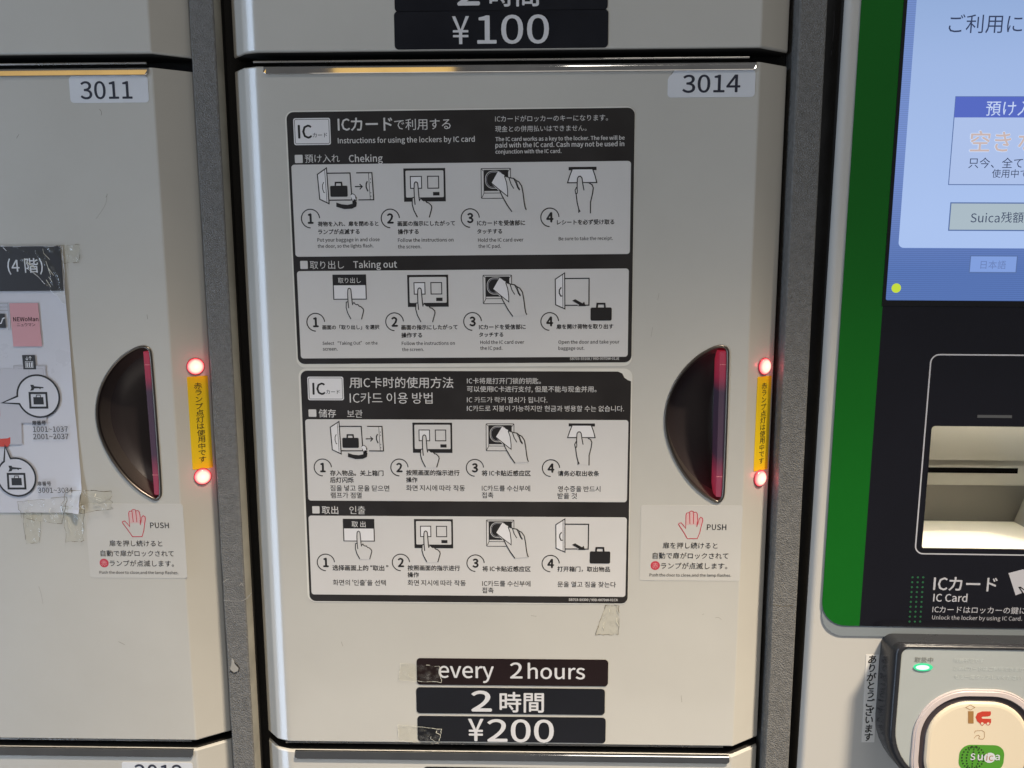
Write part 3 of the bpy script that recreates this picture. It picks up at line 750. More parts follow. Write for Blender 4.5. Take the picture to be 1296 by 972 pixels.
outl = [(450, 347), (418, 292), (387, 246), (391, 237), (406, 234), (422, 252), (438, 274), (440, 178), (446, 164), (464, 162), (469, 154), (480, 150), (492, 154), (497, 161), (511, 158), (521, 170), (523, 208), (524, 250), (534, 207), (545, 195), (558, 202), (560, 217), (548, 262), (538, 305), (521, 347)]
hb.poly([f.L(*zp(*p)) for p in outl], .17, STICKER)
PK = mat('hand_fill', (.66, .44, .43), .5)
for x0, x1, y0, y1 in ((442, 464, 172, 250), (469, 492, 160, 250), (497, 520, 168, 250)):
    hb.poly([f.L(*zp(*p)) for p in line_box(x0, y0, x1, y1)], .19, PK)
hb.poly([f.L(*zp(*p)) for p in [(530, 240), (538, 208), (548, 200), (557, 208), (556, 220), (546, 258)]], .19, PK)
hb.stroke([f.L(*zp(*p)) for p in outl], .52, .24, REDP, True)
for l in ([(466, 162), (468, 243)], [(494, 158), (494, 243)], [(521, 225), (517, 263)]): hb.stroke([f.L(*zp(*p)) for p in l], .5, .25, REDP)
hb.build('hand_symbol', t)
bpy.context.view_layer.update()
c2 = copy_tree(t); c2.location = Vector(t.location) + Vector((-.3597, 0, -.0005)); c2['label'] = 'pale PUSH sticker with a red hand outline under the left handle'

# ------------------------------------------------------------------ yellow lamp stickers on the flanks
cf = Frame((FX1, 0, 0), (OX1 - FX1, CD, 0))
p4 = [(958.7, 476.3), (976.6, 476), (970.9, 594), (953.4, 596.4)]
c = sum((cf.ray(*p) for p in p4), Vector()) / 4
f = Frame(c, cf.u, cf.v)
t = thing('lamp_sticker', f, 'yellow vertical warning sticker on the right flank of locker 3014, nearest the kiosk', 'sticker', 'yellow lamp stickers')
q = [f.L(*p) for p in p4]
a0 = (q[0][0] + q[3][0]) / 2; a1 = (q[1][0] + q[2][0]) / 2; b1 = (q[0][1] + q[1][1]) / 2; b0 = (q[2][1] + q[3][1]) / 2
b = Bag(); b.slab(rrect(a0, b0, a1, b1, .8), .02, .2, YEL); b.build('plate', t)
b = Bag(); s = '赤ランプ点灯は使用中です'; H = (b1 - b0 - 8) / len(s); cw = (a1 - a0) * .43
for i, chx in enumerate(s):
    vs, fs, x0, x1, y0, y1 = glyphs(chx); k = cw * .9 / .95
    cyy = b1 - 4 - H * (i + .5); m_ = (a0 + a1) / 2 + (0.2 if i else 0)
    heavy(b, [(m_ + (x - (x0 + x1) / 2) * k, cyy + (y - (y0 + y1) / 2) * k * .86) for x, y in vs], fs, .26, INK2, .03)
b.build('lettering', t)
bpy.context.view_layer.update()
c2 = copy_tree(t); c2.location = Vector(t.location) + Vector((-.361, 0, 0)); c2['label'] = 'yellow vertical warning sticker on the flank of locker 3011, left of the dark post'

# ------------------------------------------------------------------ map poster on locker 3011
f = sheet_frame((-60, 311.0), (79.7, 311.0), (103.5, 648), (-40, 648.5))
f = Frame(f.o - Vector((0, 1.0, 0)), (math.cos(math.radians(.3)), 0, math.sin(math.radians(.3))), (-math.sin(math.radians(.3)), 0, math.cos(math.radians(.3))))
t = thing('map_poster', f, 'white floor map poster with a dark header taped to the left locker', 'poster')
aR, bT = f.L(80, 311); aR2, bB = f.L(103.6, 648.8); aR = (aR + aR2) / 2; aL = aR - 190
b = Bag(); nx, ny = 44, 60; vs = []
for j in range(ny + 1):
    for i in range(nx + 1):
        u_, v_ = i / nx, j / ny
        x = aL + (aR - aL) * u_; y = bT + (bB - bT) * v_
        dr = (aR - x); db = (y - bB); s_ = max(0, 1 - (dr / 16 + db / 27))
        z = -.25 + 4.5 * s_ * s_ - 1.2 * max(0, 1 - dr / 4) * max(0, 1 - db / 8) + .5 * max(0, 1 - dr / 7) * math.sin(v_ * 9) ** 2
        z += .35 * s_ * math.sin(x * 1.3 + y * .9)
        xx = x + (aR2 - aR) * 0 - 2.2 * s_ * (1 if s_ > .5 else 0)
        vs.append((xx + .25 * math.sin(v_ * 7) * u_, y, z))
W1 = nx + 1
b.add(vs, [[j * W1 + i, (j + 1) * W1 + i, (j + 1) * W1 + i + 1, j * W1 + i + 1] for j in range(ny) for i in range(nx)], PAPER)
b.build('sheet', t, smooth=True)
b = Bag()
hdr_b = f.L(82, 367.8)[1]
b.slab([(aL, hdr_b), (aR - .3, hdr_b), (aR - .3, bT - .2), (aL, bT - .2)], -.2, .55, PHEAD)
b.build('header', t)
b = Bag()
W(b, f, '(4 階)', 10.3, 337.4, 54.8, LABELW, .62, bold=.008)
D = 3.471
dp = lambda x, y: f.L(x / D, 380 + y / D)
def dpoly(pts, z, m): b.poly([dp(*p) for p in pts], z, m)
def dline(pts, wd, z, m, cl=False): b.stroke([dp(*p) for p in pts], wd, z, m, cl)
dpoly([(-80, 300), (62, 300), (62, 288), (200, 288), (205, 350), (205, 540), (95, 540), (100, 632), (-80, 640)], .30, PLGREY)
dline([(62, 300), (62, 288), (200, 288), (203, 340)], .5, .34, PGREY); dline([(80, 300), (128, 300), (130, 350)], .3, .34, PGREY, False); dline([(140, 300), (190, 300), (194, 340)], .3, .34, PGREY)
dline([(140, 538), (95, 538), (98, 632), (50, 633)], .35, .34, PGREY); dline([(200, 538), (222, 538)], .35, .34, PGREY)
a0, b0, a1, b1 = box_l(f, 12, 383.7, 53.6, 438.3)
b.poly([(a0, b0), (a1, b0), (a1, b1), (a0, b1)], .35, PPINK)
for yy in (384, 388.5, 393): b.stroke([f.L(-40, yy), f.L(11, yy)], .5, .35, PGREY)
b.stroke([f.L(10.4, 383), f.L(11.6, 418)], .6, .36, PGREY)
W(b, f, 'NEWoMan', 17.2, 404, 48.9, MAROON, .40, bold=.018); W(b, f, 'ニュウマン', 21.9, 411, 45, MAROON, .40, bold=.008)
a0, b0, a1, b1 = box_l(f, -10, 397, 8.2, 415); b.poly([(a0, b0), (a1, b0), (a1, b1), (a0, b1)], .36, PHEAD)
b.stroke([f.L(-2, 410), f.L(2, 409), f.L(4, 403), f.L(7, 402)], .7, .40, LABELW)
a0, b0, a1, b1 = box_l(f, 28.3, 449.3, 46.3, 467.3); b.poly([(a0, b0), (a1, b0), (a1, b1), (a0, b1)], .36, PHEAD)
b.stroke([f.L(*p) for p in ((32.5, 457.5), (42, 457.5), (42.4, 465), (32.9, 465))], .3, .4, LABELW, True)
for xx in (34.7, 37.6, 40.5): b.stroke([f.L(xx, 458.6), f.L(xx + .2, 464.4)], .9, .4, LABELW)
b.stroke([f.L(34.6, 451.2), f.L(34.6, 455.3)], .35, .4, LABELW); b.stroke([f.L(32.9, 453.8), f.L(34.6, 455.6), f.L(36.3, 453.8)], .35, .4, LABELW)
b.stroke([f.L(38.6, 455.6), f.L(38.6, 451.4)], .35, .4, LABELW); b.stroke([f.L(36.9, 453), f.L(38.6, 451), f.L(40.3, 453)], .35, .4, LABELW)
dpoly([(-60, 612), (36, 606), (47, 600), (47, 628), (36, 643), (-60, 643)], .36, LRED); dpoly([(-30, 470), (0, 470), (2, 510), (-30, 514)], .36, LRED)
def bubble(cx, cy, r, tip, angs):
    a, c_ = dp(cx, cy); R = dp(cx + r, cy)[0] - a
    ring = ellipse(a, c_, R, R, 40, angs[0], angs[1]) + [dp(*tip)]
    b.poly(ring, .42, PAPER); b.stroke(ring, 1.15, .46, INK2, True)
    kx, ky = cx - 35, cy - 38
    b.poly([dp(kx + x, ky + y) for x, y in ((0, -12), (14, -12), (17, -6), (58, -2), (58, 3), (46, 3), (44, 8), (38, 3), (18, 4), (14, 12), (0, 14), (5, 2))], .5, INK2)
    q = [dp(x, y) for x, y in ((cx - 38, cy - 14), (cx + 35, cy - 14), (cx + 40, cy + 50), (cx - 34, cy + 50))]
    b.stroke(q, 1.35, .5, INK2, True)
    b.poly([dp(x, y) for x, y in ((cx - 22, cy + 4), (cx + 22, cy + 4), (cx + 25, cy + 36), (cx - 20, cy + 36))], .5, INK2)
    b.stroke([dp(cx - 9, cy + 4), dp(cx - 8, cy - 5), dp(cx + 9, cy - 5), dp(cx + 10, cy + 4)], .5, .52, INK2)
bubble(170, 421, 92, (12, 450), (201, 540)); bubble(74, 776, 84, (24, 640), (124, 462))
for s_, x0, y0, x1, hb_ in (('扉番号', 41.2, 535, 58.5, .02), ('1001~1037', 42.4, 543, 86.4, .004), ('2001~2037', 42.6, 552.3, 87.3, .004), ('扉番号', 49, 611.3, 66.3, .02), ('3001~3034', 49.8, 619.7, 93.6, .004)):
    W(b, f, s_, x0, y0, x1, INK2, .55 if y0 < 600 else 1.5, bold=hb_)
b.build('printing', t)

# ------------------------------------------------------------------ crinkled clear tape
def tape(label, pts, h0=.5, amp=.8, frm=DOOR, seed=1, edge=DIRT, ew=.16, group='pieces of clear tape', glints=2):
    rnd = random.Random(seed)
    P = [frm.ray(*p) for p in pts]; c = sum(P, Vector()) / len(P)
    f = Frame(c, frm.u, frm.v); t = thing('clear_tape', f, label, 'tape', group)
    q = [f.L(*p) for p in pts]      # tl, tr, br, bl
    n, m = 9, 7; b = Bag(); vs = []
    for j in range(m + 1):
        for i in range(n + 1):
            u_, v_ = i / n, j / m
            x = (q[0][0] * (1 - u_) + q[1][0] * u_) * (1 - v_) + (q[3][0] * (1 - u_) + q[2][0] * u_) * v_
            y = (q[0][1] * (1 - u_) + q[1][1] * u_) * (1 - v_) + (q[3][1] * (1 - u_) + q[2][1] * u_) * v_
            e_ = .5 if i in (0, n) or j in (0, m) else .3
            vs.append((x + rnd.uniform(-1, 1) * e_ * .7, y + rnd.uniform(-1, 1) * e_ * .7, h0 + rnd.random() ** 2 * amp))
    b.add(vs, [[j * (n + 1) + i, (j + 1) * (n + 1) + i, (j + 1) * (n + 1) + i + 1, j * (n + 1) + i + 1] for j in range(m) for i in range(n)], TAPE)
    b.build('film', t)
    e = Bag(); bi = lambda i, j: vs[j * (n + 1) + i]
    def run(seq, wd, mm):
        for s_ in range(len(seq) - 1):
            if rnd.random() < .15: continue
            a_, b_ = Vector(seq[s_]), Vector(seq[s_ + 1]); d = (b_ - a_); nr = Vector((-d.y, d.x, 0)).normalized() * wd * rnd.uniform(.25, 1.1)
            up = Vector((0, 0, .08)); e.add([a_ - nr + up, a_ + nr + up, b_ + nr * .7 + up, b_ - nr * .7 + up], [[0, 1, 2, 3]], mm)
    run([bi(i, 0) for i in range(n + 1)], ew, edge); run([bi(i, m) for i in range(n + 1)], ew, edge)
    run([bi(0, j) for j in range(m + 1)], ew, edge); run([bi(n, j) for j in range(m + 1)], ew, edge)
    for _ in range(glints):
        i, j = rnd.randrange(1, n), rnd.randrange(0, m - 2); run([bi(min(n, i + k_ // 2), j + k_) for k_ in range(3)], ew * 1.2, DIRTL)  # pale lines inside the film, painted in as crease glints
    e.build('tape_edge', t); return t
tape('crinkled clear tape on the left end of the every 2hours plate', [(507, 839), (556, 842), (559, 863), (505, 860)], .55, .9, seed=3, edge=DIRTL, ew=.2)
tape('crinkled clear tape on the left end of the 200 yen plate', [(504, 916), (559, 922), (556, 940), (505, 937)], .55, .7, seed=4, edge=DIRTL, ew=.2)
tape('flaking tape remnant hanging under the lower instruction sign', [(766, 766), (783, 766), (783, 803), (754, 803)], .1, .35, seed=5, edge=DIRT, ew=.2, glints=4)
tape('clear tape tab at the top right corner of the map poster', [(72, 311), (102, 309.5), (101, 332), (80, 333)], .5, .8, seed=6, ew=.18)
tape('large clear tape over the dark header of the map poster', [(4, 312), (81, 312), (84, 386), (52, 352)], 1.2, 1.0, seed=8, edge=LABELW, ew=.22, glints=9)
tape('crumpled tape lump right of the lower corner of the map poster', [(86, 618), (143, 620), (145, 642), (82, 650)], 2.2, 3.2, seed=9, ew=.25, glints=5)
tape('clear tape strip hanging below the lower right corner of the map poster', [(80, 640), (108, 638), (107, 684), (86, 685)], .8, 1.6, seed=10, ew=.18, glints=4)
tape('clear tape strip below the bottom edge of the map poster', [(30, 650), (53, 648), (50, 687), (33, 688)], .3, .5, seed=11, ew=.14)
tape('flat tape film along the bottom edge of the map poster', [(24, 634), (88, 628), (80, 662), (30, 655)], 1.2, 1.5, seed=12, ew=.18, glints=4)
# hairline scratches on the doors
def scratch(label, runs, wd):
    c = DOOR.ray(*runs[0][0]); f = Frame(c); b = Bag()
    for r in runs: b.stroke(chaikin([f.L(*p) for p in r], 2, False), wd, .05, DIRT)
    o = b.build('scratch', None); o.matrix_world = f.matrix(); return tag(o, label, 'scratch', 'hairline scratches on the doors', 'stuff' if len(runs) > 2 else None)
scratch('curved hairline scratch on locker 3011 above the map poster', [[(135.5, 245), (135, 256), (129, 267), (121.5, 277)]], .13)
scratch('faint hairline scratch low on locker 3011 below the tape', [[(49, 742), (52, 750), (54.5, 764)]], .12)
scratch('faint scratches on locker 3014 right of the upper instruction sign', [[(834, 371), (832.5, 380)], [(826, 414), (824, 426)]], .10)
scratch('scattered tiny scuffs low on locker 3014 above the price plates', [[(905, 782), (909, 781), (913, 784)], [(672, 779), (679, 780)], [(432, 812), (434, 818)], [(862, 880), (863, 889)], [(889, 778), (891, 777)]], .16)
scratch('faint grey smudges on locker 3011 beside and under its number label', [[(126, 138), (129, 142), (128, 146)], [(24, 170), (21, 175)], [(136, 246), (134, 250)], [(186, 398), (187, 404)], [(150, 812), (158, 816)]], .22)
scratch('small scuff above the 3014 number label', [[(852, 90), (848.5, 96), (846, 99.5)]], .25)

# ------------------------------------------------------------------ ticket kiosk on the right
RO = math.radians(.48)
kf = Frame((0, 0, 0), (math.cos(RO), 0, -math.sin(RO)), (math.sin(RO), 0, math.cos(RO)))
kc = kf.ray(1200, 480); kf = Frame(kc, kf.u, kf.v)
K = lambda x, y, h=0: kf.L(x, y, h)
kiosk = thing('locker_kiosk', kf, 'white locker payment kiosk with green edge, black front, touch screen and card reader', 'kiosk')
aE = K(1052, 300)[0] - .2; aX = aE + 260
rc0 = K(1176.8, 538.6); rc1 = K(1166.5, 693.6)
ra0 = (rc0[0] + rc1[0]) / 2; rb1 = rc0[1]; rb0 = rc1[1]; ra1 = ra0 + 92
b = Bag()
outer = [(aE + 5, -420), (aX, -420), (aX, 300), (aE + 5, 300)]
hv, hf = hole_fill(outer, [(ra0 - 1, rb0 - 1), (ra1 + 1, rb0 - 1), (ra1 + 1, rb1 + 1), (ra0 - 1, rb1 + 1)])
b.add([(x, y, 0) for x, y in hv], hf, KPAINT)
n = 8
arc = [(aE + 5 - 4.2 * math.sin(math.pi / 2 * i / n), -4.2 + 4.2 * math.cos(math.pi / 2 * i / n)) for i in range(n + 1)]
b.add([(x, y, z) for y in (-420, 300) for x, z in arc], [[i, len(arc) + i, len(arc) + i + 1, i + 1] for i in range(len(arc) - 1)], KPAINT)
xe = aE + .8
b.add([(xe, -420, -4.2), (xe, 300, -4.2), (xe, 300, -60), (xe, -420, -60)], [[0, 1, 2, 3]], BLACK)  # side wall coloured black to stand for shade beside the post
b.build('body', kiosk)
# grey border, green strip, black glossy front
bl = K(1037.9, 803.6); gx = K(1046, 640)[0]; gr = K(1100.3, 602)[0]; gb = K(1060, 790.6)[1]; gx = K(1042.6, 720)[0]
b = Bag(); b.slab(rrect(bl[0], bl[1], aX, 299, 15, 10, (1, 0, 0, 0)), .02, .8, BORDER)
hv, hf = hole_fill(rrect(bl[0], bl[1], aX, 299, 15, 10, (1, 0, 0, 0)), [(ra0 - 1, rb0 - 1), (ra1 + 1, rb0 - 1), (ra1 + 1, rb1 + 1), (ra0 - 1, rb1 + 1)])
b = Bag(); b.add([(x, y, .8) for x, y in hv], hf, BORDER)
op = rrect(bl[0], bl[1], aX, 299, 15, 10, (1, 0, 0, 0)); n = len(op)
b.add([(p[0], p[1], z) for z in (0.02, .8) for p in op], [[i, (i + 1) % n, n + (i + 1) % n, n + i] for i in range(n)], BORDER)
b.build('border', kiosk)
b = Bag(); b.slab(rrect(gx, gb, gr, 298, 16, 10, (1, 0, 0, 0)), .8, 1.3, GREEN); b.build('green_strip', kiosk)
b = Bag(); hr = rrect(ra0, rb0, ra1, rb1, 2.2)
hv, hf = hole_fill([(gr, gb), (aX, gb), (aX, 298), (gr, 298)], hr)
b.add([(x, y, 1.3) for x, y in hv], hf, GLOSS)
n = len(hr); b.add([(p[0], p[1], z) for z in (-.6, 1.3) for p in hr], [[i, n + i, n + (i + 1) % n, (i + 1) % n] for i in range(n)], GLOSS)
b.build('front_panel', kiosk)
# screen
sl = K(1123.5, 379.8); s_l2 = K(1142.8, 0); sa = (sl[0] + s_l2[0]) / 2; sb = sl[1]
b = Bag(); b.slab(rrect(sa - 2.0, sb - 3.4, aX, 297, .1), 1.3, 1.7, BEZEL); b.build('bezel', kiosk)
scr_o = K(1250, 150); so_ = (scr_o[0], scr_o[1])
b = Bag(); b.slab([(x - so_[0], y - so_[1]) for x, y in rrect(sa, sb, aX, 296, 1.0, 4, (1, 0, 0, 0))], 0, .25, S_BACK)
scr = b.build('screen', kiosk, loc=(so_[0], so_[1], 1.7))
pa = (K(1155.3, 0)[0] + K(1138.2, 309)[0]) / 2; pb = K(1150, 313.8)[1]
b = Bag(); b.slab([(x - so_[0], y - so_[1]) for x, y in rrect(pa, pb, aX - 4, 295, 3.2, 6, (1, 0, 0, 0))], .25, .32, S_PANEL); b.build('window_panel', scr)
g = Bag()
sh = kf
def kp(x, y): a_, c_ = K(x, y); return (a_ - so_[0], c_ - so_[1])
def KW(s_, x0, y0, x1, m, z, h=None, bold=0.0):
    a0_, c0_ = kp(x0, y0); a1_ = kp(x1, y0)[0]
    hh = (kp(x0, y0 - h / 2)[1] - kp(x0, y0 + h / 2)[1]) if h else None
    write(g, s_, a0_, c0_, a1_, z, m, hh, bold)
def kbox(x0, y0, x1, y1, z, m, line=None, lw=.45):
    a0_, c1_ = kp(x0, y0); a1_, c0_ = kp(x1, y1); p = [(a0_, c0_), (a1_, c0_), (a1_, c1_), (a0_, c1_)]
    g.poly(p, z, m)
    if line: g.stroke(p, lw, z + .03, line, True)
KW('ご利用に', 1198.7, 31.5, 1291.4, S_TXT, .38)
kbox(1207.3, 123.3, 1420, 234.7, .36, S_BOX, S_LINE, .5); kbox(1207.3, 123.3, 1420, 149.7, .42, S_HEAD)
KW('預け入れ', 1245.5, 138.2, 1324, S_WHITE, .46); 
KW('空き なし', 1225.6, 179.3, 1338, S_WHITE, .44, bold=.035); KW('空き なし', 1226.1, 179.3, 1337.5, S_OR, .48, bold=.008)
KW('只今、全てのボックスが', 1223.4, 206.7, 1378, S_TXT, .46); KW('使用中です', 1252.9, 220.1, 1310, S_TXT, .46)
kbox(1201.2, 257.1, 1420, 292.5, .36, S_BTN, S_LINE, .7)
KW('Suica', 1226.1, 275.8, 1262.7, S_TXT, .42); KW('残額照会', 1264.6, 275.4, 1322, S_TXT, .42)
kbox(1226.2, 323.8, 1283.2, 345, .30, S_BTN2, S_LINE, .6); KW('日本語', 1238.7, 335.0, 1270.7, S_TXT2, .38)
a_, c_ = kp(1132.4, 364.5); g.poly(ellipse(a_, c_, 2.85, 2.85, 24), .34, S_DOT)
g.build('screen_graphics', scr)
# receipt slot: outline, tray with lamp, slot
b = Bag(); o0 = K(1174.7, 448.4); o1 = K(1159.2, 699.8); oa = (o0[0] + o1[0]) / 2
b.stroke(rrect(oa, o1[1], ra1 + 6, o0[1], 5.2, 8), .85, 1.36, LGREY, True)
x0, y0 = K(1235.6, 524.6); x1, y1 = K(1279, 528.6); b.poly([(x0, y1), (x1, y1), (x1, y0), (x0, y0)], 1.36, mat('dim_print', (.10, .105, .11), .4))
b.build('slot_outline', kiosk)
b = Bag(); dep = -57
zs1 = K(1200, 582, -38)[1]; zs2 = K(1200, 614, -40)[1]
def quad(p, m): b.add(p, [[0, 1, 2, 3]], m)
top_z = rb1 + 14
quad([(ra0, top_z, -20), (ra1, top_z, -20), (ra1, zs1, -38), (ra0, zs1, -38)][::-1], RECESS)
quad([(ra0, rb1, -.6), (ra1, rb1, -.6), (ra1, top_z, -20), (ra0, top_z, -20)], RECESS)
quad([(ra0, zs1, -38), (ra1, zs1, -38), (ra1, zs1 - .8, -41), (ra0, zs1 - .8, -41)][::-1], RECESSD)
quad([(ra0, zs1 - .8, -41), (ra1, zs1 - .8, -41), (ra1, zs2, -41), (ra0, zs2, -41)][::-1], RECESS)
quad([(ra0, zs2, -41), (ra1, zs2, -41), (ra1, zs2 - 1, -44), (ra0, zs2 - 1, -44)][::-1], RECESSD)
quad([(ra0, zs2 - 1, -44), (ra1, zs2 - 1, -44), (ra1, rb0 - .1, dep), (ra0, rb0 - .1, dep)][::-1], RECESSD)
quad([(ra0, rb0, -.6), (ra1, rb0, -.6), (ra1, rb0, dep), (ra0, rb0, dep)], mat('tray_floor', (.85, .80, .68), .5))
quad([(ra0, rb0, -.6), (ra0, rb0, dep), (ra0, top_z, dep), (ra0, top_z, -.6)], RECESS)
quad([(ra1, rb0, -.6), (ra1, rb0, dep), (ra1, top_z, dep), (ra1, top_z, -.6)][::-1], RECESS)
rec = b.build('receipt_tray', kiosk)
b = Bag(); p0 = K(1150, 591.2, -40.8); p1_ = K(1288, 599.4, -40.8); b.box(ra0 + .2, p1_[1], -45, p1_[0], p0[1], -40.85, mat('slot_dark', (.003, .003, .003), 1.0, spec=0)); b.build('slot', rec)
ld = bpy.data.lights.new('tray_lamp', 'AREA'); ld.shape = 'RECTANGLE'; ld.size = .085; ld.size_y = .008; ld.energy = .21; ld.color = (1, .93, .80)
lo = bpy.data.objects.new('tray_lamp', ld); COL.objects.link(lo); lo.parent = kiosk; lo.location = ((ra0 + ra1) / 2000, (rb1 + 8) * .001, -.010)
lo.rotation_euler = (math.radians(-90 - 20), 0, 0)
# lettering on the black front
b = Bag()
for s_, x0, y0, x1, bo in (('ICカード', 1180.4, 737.6, 1260.4, .014), ('IC Card', 1180, 754.9, 1222.7, .016), ('ICカードはロッカーの鍵になります', 1178.8, 770, 1338, .004), ('Unlock the locker by using IC Card.', 1178.2, 780.8, 1291.9, .002)):
    W(b, kf, s_, x0, y0, x1, LGREY, 1.42, bold=bo)
q4 = lambda *pp: [K(1000 + x / 4.378, 580 + y / 4.378) for x, y in pp]
b.poly(q4((1203, 632), (1286, 610), (1312, 640), (1330, 720), (1242, 755)), 1.40, LGREY)
b.poly(q4((1256, 708), (1270, 706), (1300, 730), (1330, 740), (1330, 780), (1296, 760), (1275, 738)), 1.45, GLOSS)
b.poly(q4((1268, 714), (1290, 728), (1325, 745), (1330, 775), (1300, 752), (1282, 736)), 1.5, LGREY)
b.build('lettering', kiosk)
b = Bag()
for r in range(10):
    for c_ in range(3):
        a_, d_ = K(1153.6 + c_ * 6.75 - r * .43, 729.6 + r * 6.2); b.poly(ellipse(a_, d_, .72, .72, 10), 1.42, DOTG)
b.build('dot_grid', kiosk)
# ---- card reader, a block standing 20 mm out of the kiosk
PR = 20.0
base_tl = K(1114.5, 800.5); face_tl = K(1139.4, 820.4, PR)
fa0 = (face_tl[0] + K(1140.5, 860, PR)[0]) / 2; fb1 = face_tl[1]
fa1 = fa0 + 92; ba0 = base_tl[0] + .2; bb1 = base_tl[1]; ba1 = fa1 + (fa0 - ba0)
fb0 = fb1 - 92; cut = 30
def rshape(a0, b0, a1, b1, r, R):
    pts = []
    for k_, (x, y, qd, rr) in enumerate(((a0, b0, 180, R), (a1, b0, 270, R), (a1, b1, 0, r), (a0, b1, 90, r))):
        sx = 1 if x == a0 else -1; sy = 1 if y == b0 else -1
        for i in range(13):
            tt = math.radians(qd + 90 * i / 12); pts.append((x + sx * rr + rr * math.cos(tt), y + sy * rr + rr * math.sin(tt)))
    return pts
rings = [(rshape(ba0 + .4, fb0 - 8, ba1 - .4, bb1 - .2, 7, 44), 0), (rshape(ba0, fb0 - 8, ba1, bb1, 7, 44), 3),
         (rshape(ba0 + .3, fb0 - 7, ba1 - .3, bb1 - .3, 7, 43), 12), (rshape(fa0 - 4.2, fb0 - 5, fa1 + 4.2, fb1 + 2.6, 6.5, 41), 17.5),
         (rshape(fa0 - 2.6, fb0 - 3, fa1 + 2.6, fb1 + 1.7, 6, 40), 19.6), (rshape(fa0 - 1.2, fb0 - 1.2, fa1 + 1.2, fb1 + .9, 5.4, 39), 20.6), (rshape(fa0, fb0, fa1, fb1, 4.6, 38), 20.2), (rshape(fa0, fb0, fa1, fb1, 4.6, 38), 19.6)]
b = Bag(); n = len(rings[0][0])
b.add([(p[0], p[1], z) for r, z in rings for p in r], [[j * n + i, j * n + (i + 1) % n, (j + 1) * n + (i + 1) % n, (j + 1) * n + i] for j in range(len(rings) - 1) for i in range(n)], RUBBER)
rd = b.build('card_reader', kiosk, smooth=True)
b = Bag(); b.poly(rshape(fa0, fb0, fa1, fb1, 4.6, 38), 19.8, FACE)
Kr = lambda x, y: K(x, y, PR)
def RW(s_, x0, y0, x1, m, z=20.0, bold=0.0): W(b, kf, s_, x0, y0, x1, m, z, bold=bold, hh=PR)
FT = mat('faint_text', (.64, .68, .67), .5); FD = mat('faint_dark_text', (.22, .22, .20), .5)
RW('取扱中', 1157.6, 835, 1181.1, FD); RW('残額不足です', 1207.4, 835.7, 1245.5, FT); RW('このICカードはご利用できません', 1207.4, 845.9, 1303, FT); RW('もう一度タッチしてください', 1208.3, 856.4, 1293.5, FT)
b.build('face_plate', rd)
pc = Kr(1234, 946.5)
def ring(hw, r): return rrect(pc[0] - hw, pc[1] - hw, pc[0] + hw, pc[1] + hw, r, 14)
k0 = Kr(1153.6, 946)[0]; HW = pc[0] - k0
def lathe(b_, specs, m):
    P = [(ring(hw, r), z) for hw, r, z in specs]; n_ = len(P[0][0])
    b_.add([(p[0], p[1], z) for rr_, z in P for p in rr_], [[j * n_ + i, j * n_ + (i + 1) % n_, (j + 1) * n_ + (i + 1) % n_, (j + 1) * n_ + i] for j in range(len(P) - 1) for i in range(n_)], m)
b = Bag(); lathe(b, [(HW, 32, 19.8), (HW, 32, 20.5), (HW - .6, 31.4, 20.8), (HW - .9, 31.1, 20.6), (HW - 1.1, 30.9, 20.6), (HW - 1.5, 30.6, 21), (HW - 4.0, 28.6, 21.2), (HW - 4.4, 28.3, 20.8)], RINGW); b.build('ring', rd, smooth=False)
b = Bag(); lathe(b, [(HW - 4.4, 28.3, 20.8), (HW - 4.8, 28.2, 20.0), (HW - 7.6, 26.0, 19.95), (HW - 8.0, 25.6, 20.3)], GROOVE); b.build('groove', rd)
b = Bag(); lathe(b, [(HW - 7.9, 25.6, 19.9), (HW - 8.2, 25.4, 21.0), (HW - 9.0, 24.8, 21.7), (HW - 10.5, 23.4, 22.0)], PAD)
b.poly(ring(HW - 10.5, 23.4), 22.0, PAD)
pad = b.build('touch_pad', rd)
z8 = lambda x, y: K(1130 + x / 7.807, 850 + y / 7.807, 22)
b = Bag()
b.stroke([z8(*p) for p in ((720, 352), (765, 329), (810, 353), (765, 379))], .3, 22.1, BRN, True)
b.poly([z8(*p) for p in ((742, 390), (797, 390), (797, 512), (742, 512))], 22.1, BRN)
cpts = [(968, 392), (880, 392), (835, 410), (817, 450), (832, 490), (860, 512), (868, 524), (884, 534), (898, 524), (902, 514), (920, 514), (926, 526), (942, 532), (958, 524), (964, 510), (970, 500), (970, 466), (885, 464), (874, 454), (885, 444), (940, 442), (962, 434), (968, 420)]
b.poly([z8(*p) for p in cpts], 22.1, LRED)
for cx0 in (882, 940): a_, c_ = z8(cx0, 512); b.poly(ellipse(a_, c_, .85, .85, 14), 22.16, PAD)
b.stroke([z8(*p) for p in ((806, 608), (812, 588), (836, 582), (885, 582), (904, 598), (904, 648), (890, 668), (852, 664), (848, 655), (858, 640), (846, 626), (822, 634), (800, 660))], .28, 22.1, BRN)
a0_, c1_ = z8(665, 720); a1_, c0_ = z8(1083, 990)
b.poly(rrect(a0_, c0_, a1_, c1_, 6.9, 12), 22.1, SUIG)
gc = z8(790, 850); gR = gc[0] - z8(668, 850)[0]
for fr in (-.9, -.52, 0, .52, .9):
    for j in range(11):
        t0 = math.radians(-82 + j * 15.5); t1 = t0 + math.radians(7)
        b.stroke([(gc[0] + gR * fr * math.cos(t0), gc[1] + gR * math.sin(t0)), (gc[0] + gR * fr * math.cos(t1), gc[1] + gR * math.sin(t1))], .95, 22.18, INK2)
write(b, 'S', *z8(765, 838), z8(812, 838)[0], 22.24, LABELW, bold=.02); write(b, 'u', *z8(838, 846), z8(884, 846)[0], 22.24, LABELW, bold=.02)
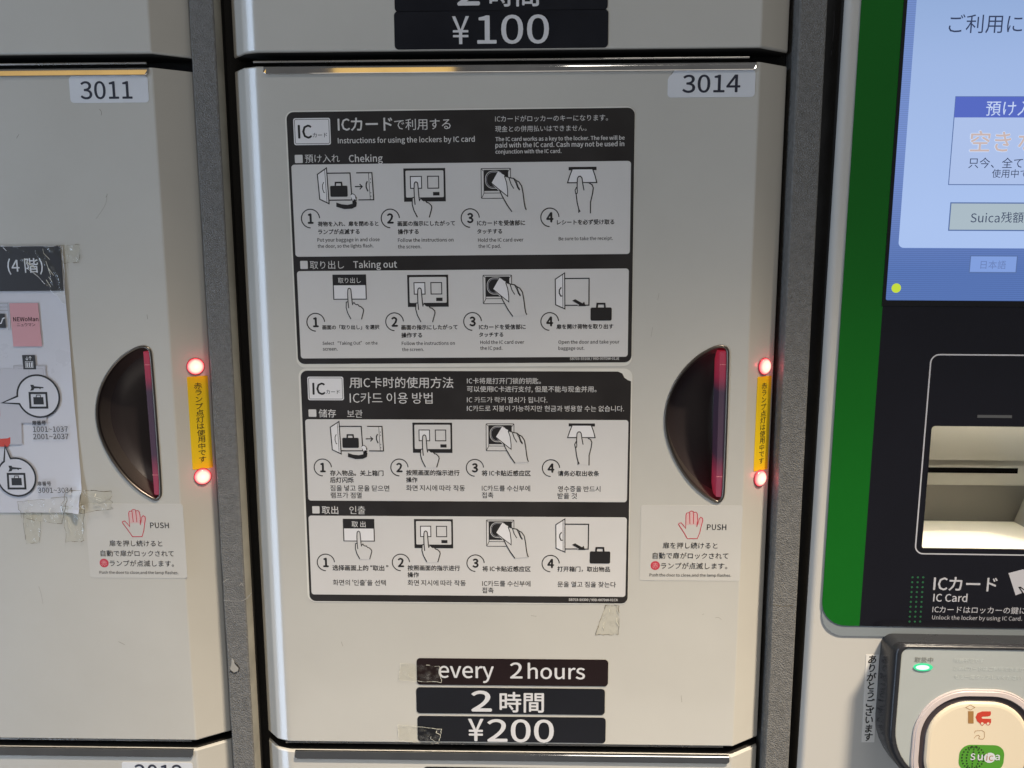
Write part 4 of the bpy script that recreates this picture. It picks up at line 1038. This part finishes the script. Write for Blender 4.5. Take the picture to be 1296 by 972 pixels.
a_, c_ = z8(955, 850); b.poly(ellipse(a_, c_, 3.55, 3.55, 24), 22.2, LABELW); write(b, 'ic', *z8(922, 842), z8(992, 842)[0], 22.24, BRN, bold=.0)
write(b, 'a', *z8(1010, 846), z8(1054, 846)[0], 22.24, LABELW, bold=.02)
b.build('logo_print', pad)
b = Bag(); a_, c_ = Kr(1168.2, 844.3); b.slab(ellipse(a_, c_, 5.9, 2.5, 28), 19.8, 20.4, LEDG); b.poly(ellipse(a_ - .5, c_, 4.2, 1.6, 24), 20.5, LEDW); b.build('status_light', rd)
b = Bag(); b.stroke([K(1055.6, 14), K(1055.8, 26), K(1054.6, 44), K(1053.8, 52)], .28, .03, BEZEL); b.stroke([K(1052.4, 64), K(1052.2, 70)], .3, .03, BEZEL)
so2 = b.build('scratch_marks', kiosk); so2['kind'] = 'stuff'
# thank-you strip beside the reader
p4 = [(1095.6, 828.3), (1113, 828.8), (1105.9, 939.1), (1090.9, 939.1)]
c = sum((kf.ray(*p) for p in p4), Vector()) / 4
f = Frame(c, kf.u, kf.v); q = [f.L(*p) for p in p4]
ang = math.atan2((q[0][0] + q[1][0] - q[2][0] - q[3][0]) / 2, (q[0][1] + q[1][1] - q[2][1] - q[3][1]) / 2)
f = Frame(c, kf.u * math.cos(ang) - kf.v * math.sin(ang), kf.v * math.cos(ang) + kf.u * math.sin(ang)); q = [f.L(*p) for p in p4]
t = thing('thank_you_strip', f, 'white strip with vertical Japanese thank you lettering left of the card reader', 'label')
hw = (q[1][0] - q[0][0] + q[2][0] - q[3][0]) / 4; hh = (q[0][1] - q[3][1]) / 2
b = Bag(); b.slab([(-hw, -hh), (hw, -hh), (hw, hh), (-hw, hh)], .02, .2, mat('strip_paper', (.78, .76, .72), .5)); b.build('paper', t)
b = Bag(); s = 'ありがとうございます'; H = 2 * hh / len(s) * .985
for i, chx in enumerate(s):
    vs, fs, x0, x1, y0, y1 = glyphs(chx); k = hw * 1.55
    cyy = hh - H * (i + .5) - .2
    heavy(b, [((x - (x0 + x1) / 2) * k * .95 + .11 * k * (y - (y0 + y1) / 2), cyy + (y - (y0 + y1) / 2) * k) for x, y in vs], fs, .26, INK2, .17)
b.build('lettering', t)
bpy.context.view_layer.update()
